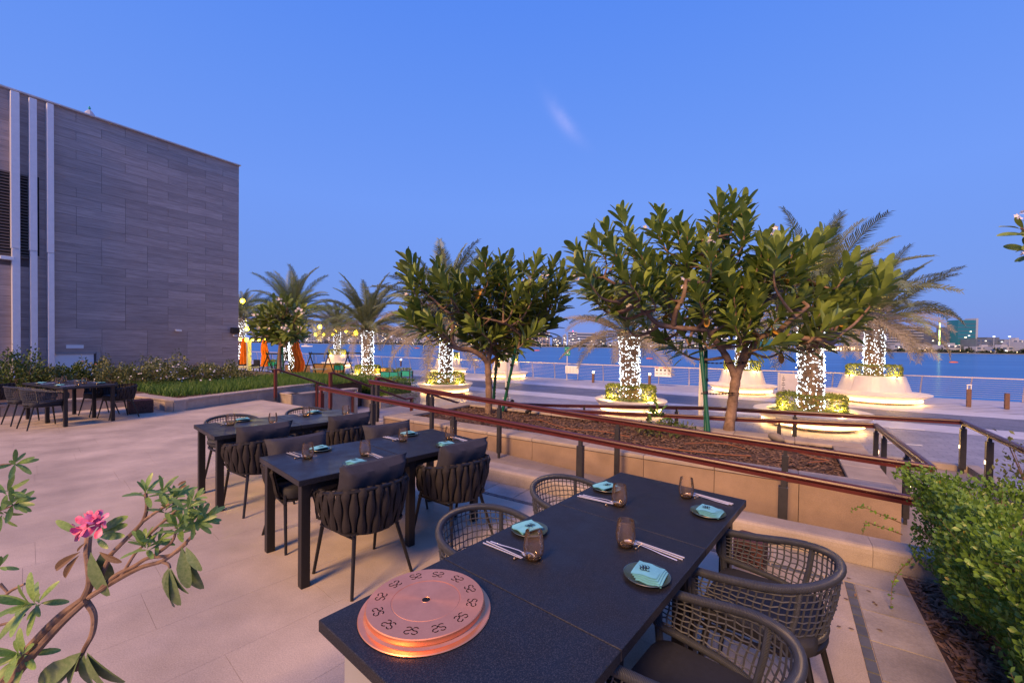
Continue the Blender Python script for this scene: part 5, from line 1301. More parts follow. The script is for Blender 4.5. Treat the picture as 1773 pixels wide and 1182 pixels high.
for k in range(44):                                                  # more heads through the depth of the crown
    a = rg.uniform(0, 2*PI); r_ = math.sqrt(rg.random()); x = 1270 + 245*r_*math.cos(a); y = 498 + 82*r_*math.sin(a) - 10
    p = at(x, y, YB + rg.uniform(.1, 1.5)); tips2.append((p, Vector((math.cos(a)*.5, rg.uniform(-.4, .7), .8)).normalized()))
base2 = gp(1259, 752, .1)
A = lambda x, y, d=0: at(x, y, base2.y + d)
limbs2 = [([base2 - Vector((0, 0, .1)), A(1266, 715), A(1271, 675), A(1276, 645)], .092, .080),
          ([A(1274, 655), A(1258, 618), A(1240, 592, -.1), A(1222, 572, -.15), A(1180, 568, -.2), A(1140, 560, -.25), A(1118, 540, -.3)], .066, .036),
          ([A(1277, 650), A(1288, 610), A(1292, 575, .1), A(1292, 540, .15), A(1300, 490, .2)], .062, .036),
          ([A(1280, 640), A(1300, 605, -.1), A(1318, 583, -.2), A(1345, 578, -.3), A(1380, 584, -.35), A(1420, 588, -.4)], .058, .038),
          ([A(1292, 575, .1), A(1275, 560, .5), A(1262, 530, .8), A(1255, 470, 1.0)], .042, .024),
          ([A(1165, 566, -.2), A(1170, 540, -.4), A(1183, 515, -.5), A(1188, 485, -.5)], .05, .03), ([A(1118, 545, -.3), A(1085, 505, -.3), A(1045, 480, -.2)], .035, .022),
          ([A(1345, 578, -.3), A(1368, 555, -.5), A(1400, 530, -.5)], .05, .03), ([A(1292, 545, .15), A(1330, 520, .3), A(1390, 480, .4)], .045, .028), ([A(1222, 572, -.15), A(1215, 530, .1), A(1225, 450, .2), A(1240, 410, .3)], .045, .025)]
frangipani('frangipani_tree', 'big frangipani tree with wide leafy crown at the right end of the planter', base2, limbs2, tips2, .34, 25, 300, (0, 0, 1.2), 26, 12, 2)
# left tree
base1 = gp(845, 716, .1); Y1 = base1.y
t1 = conv([(290,140),(330,220),(260,220),(280,290),(510,170),(500,250),(490,330),(490,400),(400,330),(350,470),(270,540),(300,570),(440,560),(480,610),(400,600),(560,330),(640,260),(700,340),(800,180),(840,120),(740,250),(900,190),(960,140),(1020,160),(930,280),(1030,260),(1130,190),(1220,150),(1200,260),(1340,170),(1400,220),(1280,290),(1230,330),(1410,320),(1460,270),(1000,370),(1100,350),(870,350),(800,420),(700,450),(760,480),(660,560),(760,600),(850,520),(950,450),(1050,440),(1150,420),(1300,430),(1400,460),(1270,560),(1340,600),(1220,640),(1000,560),(900,600),(800,670),(700,700),(1010,760),(1080,740),(1180,500),(980,650)], 640, 420, 4.222)
tips1 = px_tree(t1, Y1, .9, lambda x, y: .2, (850, 560), rg)
for k in range(24):
    a = rg.uniform(0, 2*PI); r_ = math.sqrt(rg.random()); x = 865 + 105*r_*math.cos(a); y = 525 + 60*r_*math.sin(a)
    p = at(x, y, Y1 + rg.uniform(.2, 1.7)); tips1.append((p, Vector((math.cos(a)*.5, rg.uniform(-.4, .7), .8)).normalized()))
B = lambda x, y, d=0: at(640 + x/4.222, 420 + y/4.222, Y1 + d)
limbs1 = [([base1 - Vector((0, 0, .1)), B(872, 1150), B(870, 1000), B(862, 865)], .082, .070),
          ([B(864, 880), B(820, 830, -.1), B(740, 785, -.2), B(640, 770, -.3), B(605, 700, -.3), B(606, 600, -.3), B(600, 520, -.3)], .066, .034), ([B(610, 530, -.3), B(540, 485, -.35), B(440, 390, -.4), B(360, 330, -.4)], .035, .02),
          ([B(640, 775, -.3), B(570, 750, -.35), B(535, 680, -.4), B(470, 635, -.4)], .04, .022), ([B(600, 520, -.3), B(630, 480, -.2), B(610, 400, -.1), B(690, 350, 0)], .03, .02),
          ([B(866, 870), B(890, 770, .1), B(960, 690, .2), B(1070, 620, .2), B(1150, 520, .3)], .058, .028), ([B(868, 860), B(910, 720, .4), B(890, 600, .6), B(850, 480, .7)], .044, .024), ([B(1070, 620, .2), B(1100, 680, 0), B(1010, 600, -.2), B(880, 560, -.4)], .04, .022), ([B(960, 690, .2), B(1000, 560, .5), B(1010, 420, .7)], .05, .025), ([B(1100, 600, .2), B(1230, 580, .2), B(1300, 520, .2)], .035, .02)]
frangipani('frangipani_tree', 'frangipani tree with open crown and curved left limb at the left end of the planter', base1, limbs1, tips1, .37, 22, 300, (0, 0, 1.2), 18, 10, 3)
# small staked tree beside the stair rail
bs = W(-17.9, 9.66, .15); tb_ = []
for k in range(60):
    v = rdir(); r_ = rg.random()**.35; x = 485 + 55*v.x*r_; y = 553 - 35*v.z*r_ + (6 if v.z < 0 else 0); p = at(x, y, bs.y + v.y*1.3*r_); tb_.append((p, Vector((v.x*.9, v.y*.8, .45 + .5*v.z)).normalized()))
S_ = lambda x, y, d=0: at(x, y, bs.y + d)
frangipani('frangipani_tree', 'small round frangipani with white blossoms held by green stakes beside the stairs', bs, [([bs, S_(484, 620), S_(486, 590)], .09, .07), ([S_(486, 600), S_(475, 575, .2), S_(462, 560, .3)], .06, .03), ([S_(485, 600), S_(500, 590, -.2), S_(512, 575, -.3)], .06, .03), ([S_(486, 595), S_(486, 570, .2), S_(488, 545, .2)], .06, .03)], tb_, .38, 15, 0, (0, 0, .8), 0, 26, 4, pet=.06, stemr=.02)
# branch reaching in at the right edge
be = at(2060, 860, 4.4); be.z = .05; tr_ = [(at(1768, 395, 4.4), Vector((-.8, -.1, .5))), (at(1778, 432, 4.5), Vector((-.7, -.3, .1))), (at(1800, 380, 4.4), Vector((-.3, 0, 1)))]
frangipani('frangipani_tree', 'frangipani twig with pale blossoms poking in at the right edge of the sky', be, [([be, at(2050, 700, 4.4), at(2000, 560, 4.4), at(1900, 470, 4.4), at(1800, 430, 4.4)], .08, .02)], tr_, .19, 9, 27, (0, 0, .8), 0, 3, 6, pet=.024)
# green stakes and chains
def stake(lb, a, b, chain=None):
    t = thing('green_stake', lb, 'stake', a, 0, 'green tree stakes'); a, b = Vector(a), Vector(b)
    part('shaft', MB().tube([(0, 0, -.15), b-a], .035, 10), M_green, t, True)
    for f in (.30, .62): q = (b-a)*f; part('clamp', MB().tube([q, q + (b-a).normalized()*.045], .045, 10), M_black, t)
stake('green stake left of the big frangipani trunk, nearer the trunk base and taller', gp(1229, 756, .12), at(1206, 520, base2.y + .3))
stake('green stake left of the big frangipani trunk, shorter with a free top', gp(1222, 752, .12), at(1222, 606, base2.y + .35))
stake('green stake leaning right behind the left frangipani', gp(868, 712, .12), at(897, 585, Y1 + .1))
stake('green stake standing behind the left frangipani fork', gp(853, 702, .12), at(862, 600, Y1 + .5))
stake('green stake leaning left under the small round frangipani', S_(475, 652), S_(486, 588)); stake('green stake upright under the small round frangipani', S_(491, 652), S_(489, 588))
for lb, P in (('black strap tying the big frangipani to its stakes', [A(1211, 627, .2), A(1240, 629, .0), A(1292, 627, -.12)]), ('lower black strap tying the big frangipani trunk to its stakes', [A(1214, 681, .25), A(1240, 682, .05), A(1272, 680, -.13)]), ('black chain hanging beside the green stake of the left frangipani', [at(859, 630, Y1+.1), at(858, 660, Y1+.1), at(857, 690, Y1+.1)]), ('black chain hanging at the pale pole beside the left frangipani', [at(878, 660, Y1), at(879, 680, Y1), at(880, 706, Y1)])):
    mb = MB(); Q_ = resample(P, 22)
    for i in range(0, 22, 2): mb.tube([Q_[i], Q_[i+1]], .014, 5)
    mb.tube(Q_, .006, 4); tag(part('tie', mb, M_black, None), lb, 'chain' if 'chain' in lb else 'strap')
# low plants on the mulch
def tuft(lb, q, n, w_, h_, m=M_shrub2, size=.09, cat='plant'):
    g = gp(*q, .12); t = thing('ground_plant', lb, cat, g, 0, 'low plants on the mulch'); Ms = leaf_cloud(blob_fn(w_, w_*.45, h_), n, size)
    V, F = leaf_mesh_multi(LT_long, Ms); o = stuff_mesh('foliage', V, F, m, t); o['kind'] = 'stuff'; return t
tuft('grey green straggly ground plant on the mulch left of the green stakes', (1150, 752), 420, 1.15, .16); tuft('wispy tall weed on the far coping behind the upper rail', (1135, 736), 40, .5, .30, M_grass, .16); tuft('small green weed left of the green stake on the mulch', (1172, 752), 40, .25, .2, M_grass, .1)

# ================================================================ BED AND HEDGE AT RIGHT
mb = MB().prism(uvpoly([(.765, -1), (3.1, -1), (3.1, 4.185), (.766, 4.185)]), -.6, -.012)
bed = part('planting_bed', mb, M_soil); bed['kind'] = 'structure'
chips('bark_chips', 4200, lambda: W(U_(.78, 1.45), U_(1.6, 4.15), U_(-.012, .012)), M_mulch, bed, .014, .042)
hd = thing('leafy_hedge', 'bright green leafy hedge in the right foreground above brown mulch', 'hedge', W(1.80, 2.92, -.02), AU)
LSM = [MB() for _ in range(3)]
for k, L_ in enumerate(LSM):
    tv, tf2 = leaf_tpl(.27 + .03*k, 3, fold=.10, curl=.05 + .08*k, peak=.6); L_.v = [tuple(p) for p in tv]; L_.f = list(tf2)
LSMM = [L_.mesh('hedge_leaf', M_hedge, True) for L_ in LSM]
def hsurf():
    f = random.random(); u, v = U_(-1.0, 1.4), U_(-2.2, 1.22)
    bump_ = lambda a, b: .05*math.sin(a*5.1+b*3.3) + .04*math.sin(a*9.7 - b*8.1) + .03*math.sin(b*17+a*3)
    if f < .42: return Vector((u, v, .82 + bump_(u, v) + .02*u - U_(0, .16)**1.5)), Vector((0, 0, 1))
    if f < .86:
        z = U_(.10, .86); q = -1.0 + .42*max(0, .50-z) + bump_(v, z*2.0) + U_(0, .16)
        return Vector((q, v, z)), Vector((-1, 0, .25))
    z = U_(.12, .84); return Vector((u, 1.22 + bump_(u, z) - U_(0, .1), z)), Vector((0, 1, .25))
HR, hl = Matrix.Rotation(AU, 4, 'Z'), []
for _ in range(58000):
    p, n_ = hsurf(); d = (n_*.75 + rdir()*.75 + Vector((0, 0, .55))).normalized(); hl.append(frame(p, d, rdir()*.7 + n_ + Vector((0, 0, .4)), U_(.018, .034)))
sp = MB()
for _ in range(110):                                                 # shoots standing out of the clipped surface
    p, n_ = hsurf(); p = p + n_*.02; d = (n_*.6 + Vector((U_(-.4, .4), U_(-.4, .4), 1))).normalized(); L_ = U_(.06, .17); sp.tube([p - d*.1, p + d*L_], [.0022, .001], 4)
    for k in range(7):
        q = p + d*L_*(k+1)/7; a = k*PI + U_(-.4, .4); o_ = d.orthogonal().normalized(); o_ = Matrix.Rotation(a, 3, d) @ o_; hl.append(frame(q, o_ + d*.9, d + rdir()*.2, U_(.024, .04)))
for _ in range(260):
    p, n_ = hsurf(); q = p - n_*U_(.05, .3); sp.tube([q, q.lerp(p, .5) + rdir()*.05, p + rdir()*.04], [.004, .003, .0015], 4)
for k in range(26): v_ = -2.0 + 3.2*k/25; sp.tube([(-.55, v_, 0), (-.62, v_ + U_(-.1, .1), .3), (-.75, v_ + U_(-.2, .2), .65)], [.012, .009, .004], 5)
part('twig', sp, M_twig, hd, True, stuff=True)
camr = hd.matrix_world.inverted if False else None
cl = HR.to_3x3().inverted() @ (Vector((0, 0, CAMZ)) - hd.location)
hl.sort(key=lambda M: (Vector((M[0][3], M[1][3], M[2][3])) - cl).length if M[1][3] > -.35 else 99)
for M in hl[:300]: link('leaf', LSMM[random.randrange(3)], hd, mtx=M)
for k in range(3):
    grp = hl[300+k::3] if k else hl[300::3]
    V, F = leaf_mesh_multi((np.array(LSM[k].v), LSM[k].f), [np.array(M) for M in grp]); o = stuff_mesh('foliage', V, F, M_hedge, hd); o['kind'] = 'stuff'
V, F = leaf_mesh_multi((np.array(LSM[1].v), LSM[1].f), [np.array(M) for M in random.sample(hl, 170)]); V = V + np.array([-.012, 0, .012]); o = stuff_mesh('yellow_leaves', V, F, M_hedge_y, hd); o['kind'] = 'stuff'
part('branch_shade_core', MB().box((.35, -.5, .33), (1.9, 3.0, .50)), M_twig, hd)  # solid dark box standing in for the shade inside the hedge
# thin straggling runners in front of the hedge
for lb, P in (('thin leafy runner growing left out of the hedge against the ramp wall', [(1560, 905, 3.0), (1525, 890, 3.05), (1490, 876, 3.1), (1474, 884, 3.12)]), ('lower thin leafy runner reaching left from the hedge', [(1562, 925, 2.98), (1530, 913, 3.0), (1500, 905, 3.03), (1494, 925, 3.04)]), ('drooping leafy runner hanging over the pale tiles', [(1580, 965, 2.75), (1560, 985, 2.72), (1546, 1010, 2.7), (1542, 1052, 2.68)])):
    t = thing('hedge_runner', lb, 'plant', at(*P[0]), 0, 'runners of the hedge'); o_ = at(*P[0]); Q_ = catmull([at(*q)-o_ for q in P], 6); part('stem', MB().tube(Q_, [.0035*(1-i/len(Q_))+.001 for i in range(len(Q_))], 5), M_twig, t)
    for q in Q_[2:]:
        for s in range(2): link('leaf', LSMM[s], t, mtx=frame(q, rdir() + Vector((0, -.2, .2)), rdir(), U_(.016, .030)))
# grey green bush at the right edge beyond the rail
g = at(1775, 810, 5.2); shrub('dry_bush', 'dry grey green bush under the rail at the right edge', (g.x+.25, g.y, -.4), .95, .9, 1.05, 700, .06, M_shrub2, group=None)
mb = MB().prism(uvpoly([(2.8, 4.4), (4.6, 4.4), (4.6, 9.0), (2.8, 9.0)]), -1.2, -.34); rb = part('planting_bed', mb, M_soil); rb['kind'] = 'structure'
for i in range(40):                                                  # fallen leaves on the pale tiles
    if i > 8: break
    q = (random.uniform(1440, 1560), random.uniform(985, 1090)); o = link('fallen_leaf', LSM[0].mesh('fallen_leaf', M_rdry, True), None, mtx=frame(gp(*q, .006), (U_(-1, 1), U_(-1, 1), .05), (0, 0, 1), .03)); tag(o, 'small dry fallen leaf lying on the pale edge tiles near the hedge', 'fallen leaf', 'fallen leaves on the edge tiles')

# ================================================================ DESERT ROSE IN THE FOREGROUND
YD = 1.22
D = lambda x, y, d=0: at(x/2.8, 760 + y/2.8, YD + d)
root = D(-60, 1300); dr = thing('desert_rose', 'desert rose branch with pink blossoms and drooping leaves in the left foreground', 'plant', root)
def dl(*pts): return catmull([D(*p) - root for p in pts], 6)
for pts, r0, r1 in (([(-60, 1300), (30, 1155), (150, 1005), (280, 870), (405, 775)], .020, .0125), ([(-20, 1310), (60, 1165, -.02), (180, 1020, -.02), (300, 890, -.02), (415, 785, -.01)], .017, .010), ([(405, 780), (437, 700), (432, 610), (424, 545), (430, 470)], .0125, .010), ([(430, 765), (550, 690), (680, 622), (790, 588), (880, 520), (945, 455)], .0095, .005),
                    ([(480, 730), (560, 660), (650, 615), (720, 575), (830, 560), (905, 505)], .008, .005), ([(535, 560), (620, 475), (690, 400), (712, 330), (706, 262)], .0075, .005), ([(470, 720), (500, 640), (540, 555)], .008, .0075), ([(690, 400), (760, 350), (845, 300)], .006, .004), ([(590, 660), (650, 560), (690, 520)], .006, .004), ([(740, 570), (830, 500), (855, 440)], .006, .004), ([(700, 480), (780, 410), (860, 340)], .006, .004),
                    ([(415, 780), (455, 850), (448, 940), (412, 1010), (395, 1050), (370, 1120)], .0105, .006), ([(780, 590), (815, 605), (825, 625)], .006, .004), ([(0, 900), (70, 880), (120, 850)], .005, .004), ([(0, 790), (45, 740), (120, 700)], .006, .004), ([(0, 700), (40, 745)], .005, .004), ([(-40, 130), (20, 122), (70, 120)], .003, .002), ([(-40, 360), (40, 330), (90, 310)], .003, .002)):
    P = dl(*pts); n = len(P); part('branch', MB().tube(P, [(r0 + (r1-r0)*i/(n-1))*.82 for i in range(n)], 8), M_bark, dr, True)
DLM = []
for k in range(3):
    tv, tf2 = leaf_tpl(.115 + .012*k, 5, fold=.09, curl=.12 + .14*k, peak=.62); DLM.append(MB().add([tuple(p) for p in tv], tf2).mesh('desert_rose_leaf', M_rleaf, True))
tv, tf2 = leaf_tpl(.155, 8, fold=.12, curl=.22, peak=.52); DROOP = MB().add([tuple(p) for p in tv], tf2).mesh('drooping_leaf', M_droop, True); DRY = MB().add([tuple(p) for p in leaf_tpl(.12, 5, fold=.3, curl=.2)[0]], leaf_tpl(.12, 5)[1]).mesh('dry_leaf', M_rdry, True)
px2m = YD/FPX/2.8
def head(x, y, dirpx, n, lpx, d=0, openv=70):
    n = int(n*1.15); c_ = D(x, y, d) - root; ax = Vector((dirpx[0], dirpx[2] if len(dirpx) > 2 else -.3, -dirpx[1])).normalized(); a_ = ax.orthogonal().normalized(); b_ = ax.cross(a_)
    for k in range(n):
        f = k/max(1, n-1); ph = k*2.399963; op = math.radians(openv*(1-f) + 12); o_ = a_*math.cos(ph) + b_*math.sin(ph)
        link('leaf', DLM[k % 3], dr, mtx=frame(c_ - ax*(1-f)*lpx*.5*px2m, ax*math.cos(op) + o_*math.sin(op), ax + Vector((0, -.2, .3)), lpx*px2m*U_(.8, 1.15)))
for args in ((708, 250, (.3, -1), 11, 80), (790, 245, (.4, -1), 9, 75), (850, 280, (.5, -.7), 12, 85, .02), (915, 330, (.6, -.6), 10, 85, -.02), (960, 400, (1, -.3), 13, 90), (880, 400, (.5, -.8), 11, 85), (1000, 380, (1, -.5), 9, 80, .03), (700, 505, (-.1, -1), 14, 90, -.02), (770, 490, (.6, -.6), 8, 75), (860, 430, (.2, -1), 9, 80), (800, 330, (.2, -.9), 8, 80), (940, 290, (.8, -.7), 8, 70),
             (130, 800, (-.1, -.5, -1), 15, 130, -.03, 85), (85, 1045, (.1, -.6, -.9), 14, 125, -.03, 85), (85, 120, (1, -.1), 9, 75), (40, 250, (.6, -.6), 8, 85), (75, 315, (1, -.2), 10, 85), (10, 380, (.3, .6), 6, 80), (0, 620, (.8, -.4), 5, 70)): head(*args)
for x0, y0, x1, y1 in ((820, 620, 780, 800), (830, 625, 870, 745), (825, 625, 830, 800), (880, 520, 930, 720), (885, 530, 890, 700), (900, 520, 945, 620), (395, 1030, 230, 1180), (390, 1040, 300, 1190), (420, 1030, 530, 1190), (410, 1040, 400, 1200), (420, 1040, 460, 1200), (395, 1050, 160, 1190), (440, 545, 470, 740), (490, 545, 510, 690)):
    p, q = D(x0, y0, -.01) - root, D(x1, y1, U_(-.03, .03)) - root; link('drooping_leaf', DROOP, dr, mtx=frame(p, q-p, Vector((U_(-.5, .5), -1, .2)), (q-p).length*1.22))
for x0, y0, x1, y1 in ((390, 545, 235, 640), (385, 560, 285, 680), (480, 545, 570, 600), (415, 500, 365, 545), (860, 225, 890, 205), (870, 240, 895, 225)):
    p, q = D(x0, y0, -.01) - root, D(x1, y1, -.02) - root; link('dry_leaf', DRY, dr, mtx=frame(p, q-p, Vector((0, -1, .3)), (q-p).length))
for x0, y0, x1, y1 in ((400, 460, 265, 400), (480, 450, 565, 380), (490, 455, 570, 415), (480, 470, 562, 465), (470, 480, 500, 520)):
    p, q = D(x0, y0) - root, D(x1, y1, -.03) - root; link('leaf', DLM[1], dr, mtx=frame(p, q-p, Vector((.1, -1, .6)), (q-p).length))
for x, y, r_, dd in ((400, 415, 44, Vector((-.4, -1, .3))), (458, 420, 46, Vector((.15, -1, .1))), (432, 385, 34, Vector((-.1, -.7, .8))), (372, 450, 36, Vector((-.8, -.6, -.3))), (470, 382, 34, Vector((.3, -.4, .9)))):
    c_ = D(x, y, -.05) - root; fb = MB(); d = dd.normalized(); a_ = d.orthogonal().normalized(); b_ = d.cross(a_); s = r_*px2m*1.25
    for k in range(5):
        th = 2*PI*k/5
        def fn(a, b, th=th): w_ = (a-.5)*1.2*math.sin(PI*min(1, .25 + .75*b)*.82)*.9; e = a_*math.cos(th + w_*.95) + b_*math.sin(th + w_*.95); rr = .14 + .86*b; return c_ + e*rr*s + d*s*(-.45*(1-b)**2 + .18*b*b + .06*math.cos((a-.5)*6))
        fb.grid(fn, 5, 5)
    part('blossom', fb, M_pinkp, dr, True); part('blossom_throat', MB().tube([c_ - d*s*.9, c_ - d*s*.3], [s*.08, s*.2], 8), M_pinkp, dr, True)
part('stem_base', MB().tube([(0, 0, 0), (-.10, .03, -.15), (-.16, .05, -root.z + .30)], [.024, .04, .06], 10), M_bark, dr, True)
part('pot', MB().lathe([(0, 0), (.16, 0), (.22, .34), (.20, .34), (.19, .31), (0, .31)], 24, (-.16, .05, -root.z)), M_coping, dr, True)

# ================================================================ FAR SHORE
def farY(x): return 900 - max(-300, x - 640)*.36
SZ = WZ + 1.0
mb = MB(); q0 = [at(x, 600, farY(x) - 6) for x in range(300, 2000, 100)]
top_ = [Vector((p.x, p.y, SZ)) for p in q0]; bk = [Vector((p.x*1.9, p.y*1.9 + 300, SZ)) for p in q0]; fr = [Vector((p.x, p.y, WZ - 1)) for p in q0]; n = len(q0)
mb.add(fr + top_ + bk, [(i, i+1, n+i+1, n+i) for i in range(n-1)] + [(n+i, n+i+1, 2*n+i+1, 2*n+i) for i in range(n-1)]); struct('far_shore', mb, M_sand)
M_sky_b = {'g': M_farg, 'b': M_farb, 'd': M_fard, 't': M_fartq}
rgf = random.Random(21); FARG = 'buildings on the far shore'
def far_building(label, x0, x1, yt, kind='block', m='g', dY=10, floors=None, curved=0, lit=6, yb=None):
    Y_ = farY((x0+x1)/2) + dY; a, b = at(x0, 590, Y_), at(x1, 590, Y_); w_ = b.x - a.x; h = at((x0+x1)/2, yt, Y_).z - SZ
    t = thing('waterfront_building', label, 'building', ((a.x+b.x)/2, Y_, SZ), 0, FARG); dp = min(30, max(10, w_*.6)); fl = floors or max(2, int(h/4.2)); fh = h/fl
    if kind == 'band':                                               # floors as white bands round dark glass
        part('glazing', MB().box((0, dp/2+.6, h/2), (w_-1.2, dp-1.2, h-.4)), M_farw, t)
        for k in range(fl+1):
            wk = w_*(1 - curved*max(0, (k/fl-.75)))
            part('floor_band', MB().box((0, dp/2, fh*k), (wk, dp, fh*.42)), M_sky_b[m], t)
    elif kind == 'glass':
        part('wall', MB().box((0, dp/2, h/2), (w_, dp, h)), M_sky_b[m], t)
        for k in range(1, fl): part('floor_line', MB().box((0, -.1, fh*k), (w_, .3, .5)), M_fard, t)
        part('side_fin', MB().box((w_/2+1.5, dp/2, h/2+1), (3, dp, h+3)), M_farg, t)
    else:
        part('wall', MB().box((0, dp/2, h/2), (w_, dp, h)), M_sky_b[m], t)
        nc = max(2, int(w_/6)); cw = w_/nc
        for k in range(fl):
            wb = MB()
            for c_ in range(nc): wb.box((-w_/2 + cw*(c_+.5), -.15, fh*(k+.52)), (cw*rgf.choice((.42, .55, .7)), .4, fh*.5))
            part('window_row', wb, M_farw, t)
            if k % 2 == 0 and kind == 'block': part('balcony', MB().box((0, -.8, fh*(k+.12)), (w_*.8, 1.4, fh*.16)), M_farg, t)
        part('roof_box', MB().box((w_*.15, dp/2, h+1.2), (w_*.35, dp*.5, 2.4)), M_sky_b[m], t)
    for _ in range(lit):
        ww = rgf.uniform(1.0, 2.4); part('lit_window', MB().box((rgf.uniform(-.45, .45)*w_, -.6, h*rgf.uniform(.12, .93)), (ww, .3, rgf.uniform(.8, 1.4))), rgf.choice((M_litw, M_litw, M_litc)), t)
    return t
FB_ = [(438, 470, 580, 'block', 'g', 'pale low block at the far left of the opposite shore'), (520, 548, 578, 'block', 'g', 'low pale block between the left palms across the water'), (550, 574, 573, 'block', 'b', 'beige block behind the festoon bulbs across the water'), (576, 598, 569, 'block', 'g', 'pale block left of the yellow lit palm across the water'), (599, 622, 571, 'block', 'g', 'pale block behind the yellow lit palm across the water'),
       (626, 640, 565, 'block', 'b', 'beige slab right of the yellow lit palm across the water'), (641, 655, 570, 'block', 'g', 'wide windowed pale block left of the red beacon tower'), (656, 671, 562, 'block', 'd', 'dark tower with red beacon across the water'), (673, 697, 566, 'block', 'g', 'pale block right of the red beacon tower'), (699, 714, 569, 'block', 'b', 'small beige block left of the lit double palms across the water'), (715, 736, 562, 'block', 'g', 'tall pale block behind the lit double palms'), (760, 784, 564, 'block', 'g', 'pale block seen through the left frangipani branches'), (786, 806, 571, 'block', 'b', 'beige block seen left of the left frangipani fork'), (900, 925, 578, 'block', 'b', 'sand coloured low block right of the left frangipani'), (926, 952, 574, 'block', 'b', 'block with orange windows right of the left frangipani crown'),
       (957, 973, 584, 'block', 'd', 'dark low block left of the stepped banded offices'), (975, 981, 580, 'plain', 'g', 'slim white slab left of the stepped banded offices'), (984, 999, 575, 'band', 'g', 'rounded banded office tower with red roof light'), (999, 1032, 577, 'band', 'g', 'banded office block joined to the rounded tower'), (1034, 1050, 583, 'band', 'd', 'blue grey low offices left of the middle lit palm'), (1084, 1107, 585, 'band', 'g', 'low white banded block right of the middle lit palm'), (1108, 1119, 565, 'plain', 'g', 'white framed high block beside the brown slab'), (1120, 1137, 562, 'plain', 'b', 'brown slab block left of the green stakes'), (1139, 1162, 582, 'band', 'g', 'low white block under the left limb of the big frangipani'), (1163, 1200, 588, 'band', 'g', 'long low white block behind the lamp pole'), (1213, 1262, 572, 'band', 'g', 'white banded hotel behind the fork of the big frangipani'), (1316, 1362, 563, 'glass', 't', 'teal glass block right of the big frangipani trunk'), (1300, 1316, 580, 'block', 'g', 'grey block beside the teal glass block'),
       (1470, 1492, 564, 'glass', 't', 'teal glass tower left of the rightmost palm trunk'), (1496, 1612, 566, 'band', 'g', 'long curved white banded hotel behind the rightmost palm'), (1613, 1637, 575, 'glass', 'd', 'dark glass block behind the neon strip'), (1640, 1672, 566, 'block', 'd', 'dark block with lit windows left of the teal tower'), (1658, 1689, 554, 'glass', 't', 'teal glass tower at the right of the skyline'), (1690, 1752, 587, 'block', 'd', 'long low grey terminal at the right end of the shore'), (1753, 1772, 588, 'plain', 'g', 'white box at the right end of the grey terminal'), (1774, 1830, 592, 'plain', 'g', 'low pale sheds at the right edge of the shore')]
for x0, x1, yt, kd, m, lb in FB_: far_building(lb, x0, x1, yt, kd, m, 14 + rgf.uniform(0, 10), lit=8 if x0 < 960 else 5, floors=(9 if lb.startswith('long curved') else None))
vb = [(545 + 26*k, 545 + 26*k + rgf.randint(14, 22), rgf.randint(586, 590)) for k in range(12)] + [(985 + 34*k, 985 + 34*k + rgf.randint(16, 28), rgf.randint(592, 595)) for k in range(7)] + [(1548, 1580, 597), (1584, 1616, 599), (1633, 1664, 597), (1690, 1722, 600), (1724, 1756, 600)]
for i, (x0, x1, yt) in enumerate(vb):
    nb_ = min(FB_, key=lambda q: abs((q[0]+q[1])/2 - (x0+x1)/2))[5].replace(' across the water', '').replace(' at the far left of the opposite shore', '')
    far_building('low pale villa below the ' + ' '.join(nb_.split()[:11]), x0, x1, yt, 'plain', 'g', 3, 2, lit=2)['group'] = 'villas along the far waterline'
a_, b_ = at(1412, 600, farY(1480) + 2), at(1548, 600, farY(1480) + 2); t = thing('lit_arcade', 'long low arcade glowing warmly at the waterline left of the rightmost palm trunk', 'arcade', ((a_.x+b_.x)/2, a_.y, SZ), 0, None); la = b_.x - a_.x
part('roof', MB().box((0, 4, 7.2), (la, 8, .8)), M_farb, t); part('back_wall', MB().box((0, 7, 3.4), (la, .5, 6.8)), M_farb, t)
for k in range(30):
    part('column', MB().box((-la/2 + la*k/29, .5, 3.4), (1.3, 1, 6.8)), M_farb, t)
    if k < 29: part('lit_bay', MB().box((-la/2 + la*(k+.5)/29, 6, 3.0), (la/29*.55, .3, 4.6)), M_shorel, t)
t = thing('neon_mast', 'green yellow neon strip mast right of the curved hotel', 'mast', at(1626, 600, farY(1626)+4), 0); hN = at(1626, 552, farY(1626)+4).z - t.location.z
part('mast', MB().box((0, .5, hN/2), (1.4, 1.0, hN)), M_farg, t); part('neon_strip', MB().box((0, -.2, hN*.42), (1.1, .3, hN*.84)), M_neon, t)
for x, y, lb in ((663, 569, 'red beacon light on the dark tower'), (992, 573, 'red roof light on the rounded banded tower')):
    p = at(x, y, farY(x)+12); tag(part('beacon_light', MB().ball((0, 0, 0), .9, 6, 4), M_redl, None, loc=p), lb, 'beacon')
for fmi, (x, y) in enumerate(((1721, 583), (1748, 583), (1773, 594))):
    p = at(x, y, farY(x)+8); t = thing('flood_mast', ['left floodlight mast over the long grey terminal', 'right floodlight mast over the long grey terminal', 'floodlight mast over the pale sheds at the right edge'][fmi], 'lamp mast', (p.x, p.y, SZ), 0, 'floodlight masts on the far shore'); part('mast', MB().tube([(0, 0, 0), (0, 0, p.z - SZ)], .3, 5), M_farg, t); part('lamp', MB().box((0, 0, p.z-SZ+.4), (2.2, 1, .9)), M_litc, t)
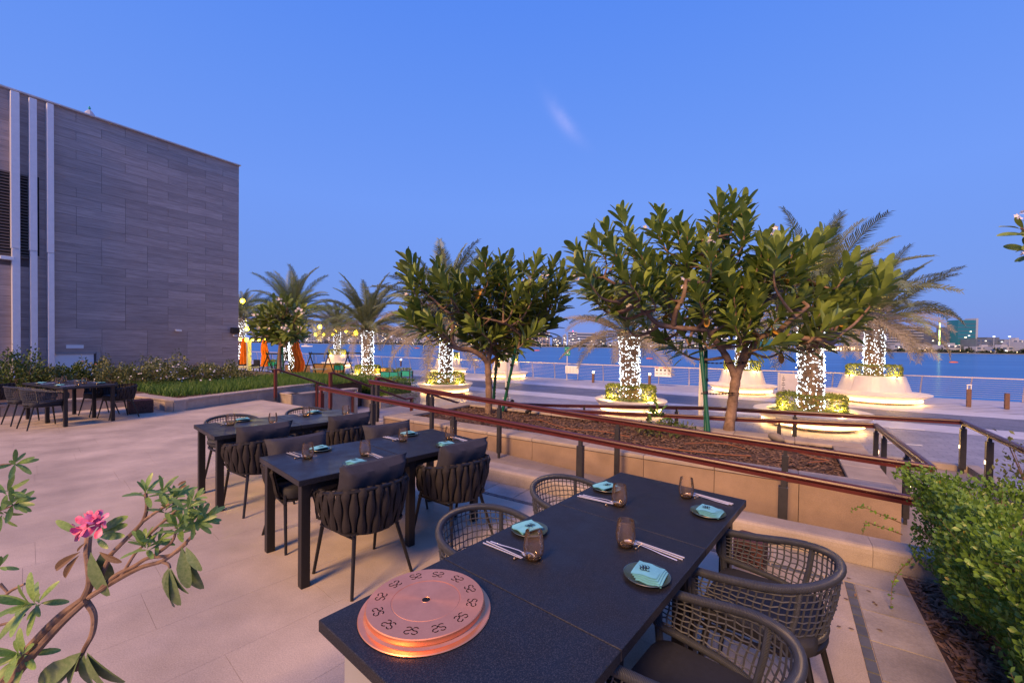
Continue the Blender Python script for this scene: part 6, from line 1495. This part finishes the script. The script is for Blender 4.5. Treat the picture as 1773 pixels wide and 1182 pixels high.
for i in range(64):
    x = rgf.choice((rgf.uniform(545, 840), rgf.uniform(545, 840), rgf.uniform(960, 1200), rgf.uniform(1415, 1545), rgf.uniform(1415, 1545), rgf.uniform(1550, 1770)))
    p = at(x, 600, farY(x) - 1); o = part('shore_lamp', MB().ball((0, 0, rgf.uniform(1.0, 3.4)), rgf.uniform(.35, .8) if x < 1400 or x > 1545 else 1.0, 6, 4).tube([(0, 0, 0), (0, 0, 2)], .1, 4), M_shorel, None, loc=(p.x, p.y, SZ)); tag(o, 'small warm lamp at the waterline of the far shore', 'lamp', 'lamps along the far shore')
Ms = []
for _ in range(7000):
    x = rgf.uniform(420, 1800); p = at(x, 598, farY(x) + rgf.uniform(-4, 1)); k = abs(math.sin(x*.07) + .6*math.sin(x*.19))
    Ms.append(np.array(frame(Vector((p.x, p.y, SZ + rgf.random()*(.5 + 3.4*k))), rdir(), rdir(), rgf.uniform(1.6, 3.6))))
V, F = leaf_mesh_multi(LT_small, Ms); o = stuff_mesh('shore_trees', V, F, M_fartree); o['kind'] = 'stuff'; o['label'] = 'dark low trees along the far shore'; o['category'] = 'trees'
for x, y, s, lb in ((642, 607, 1.3, 'orange buoy on the water right of the yellow lit palm'), (722, 603, .9, 'tiny orange buoy between the left palm trunks'), (930, 607, .9, 'tiny orange buoy right of the left frangipani'), (1125, 621, 1.15, 'orange buoy right of the middle lit palm'), (1184, 612, .9, 'tiny orange buoy beside the lamp pole'), (1651, 627.5, 1.25, 'orange buoy below the teal tower')):
    p = gp(x, y, WZ); o = part('buoy', MB().lathe([(0, -.2), (1.0, -.2), (1.05, .1), (.9, .55), (.4, .75), (0, .75)], 14), M_buoy, None, True, loc=p); k = 6.5*p.y/FPX*s/1.2; o.scale = (k, k*.6, k*.42); tag(o, lb, 'buoy', 'orange buoys')
p = gp(531, 600, WZ); t = thing('motor_boat', 'small pale boat on the water behind the small frangipani', 'boat', (p.x, p.y, WZ)); part('hull', MB().prism([(-4, -1.1), (3, -1.1), (5, 0), (3, 1.1), (-4, 1.1)], -.2, 1.0), M_swhite, t); part('cabin', MB().bbox((-.6, 0, 1.6), (3, 1.7, 1.2), .1), M_farg, t)
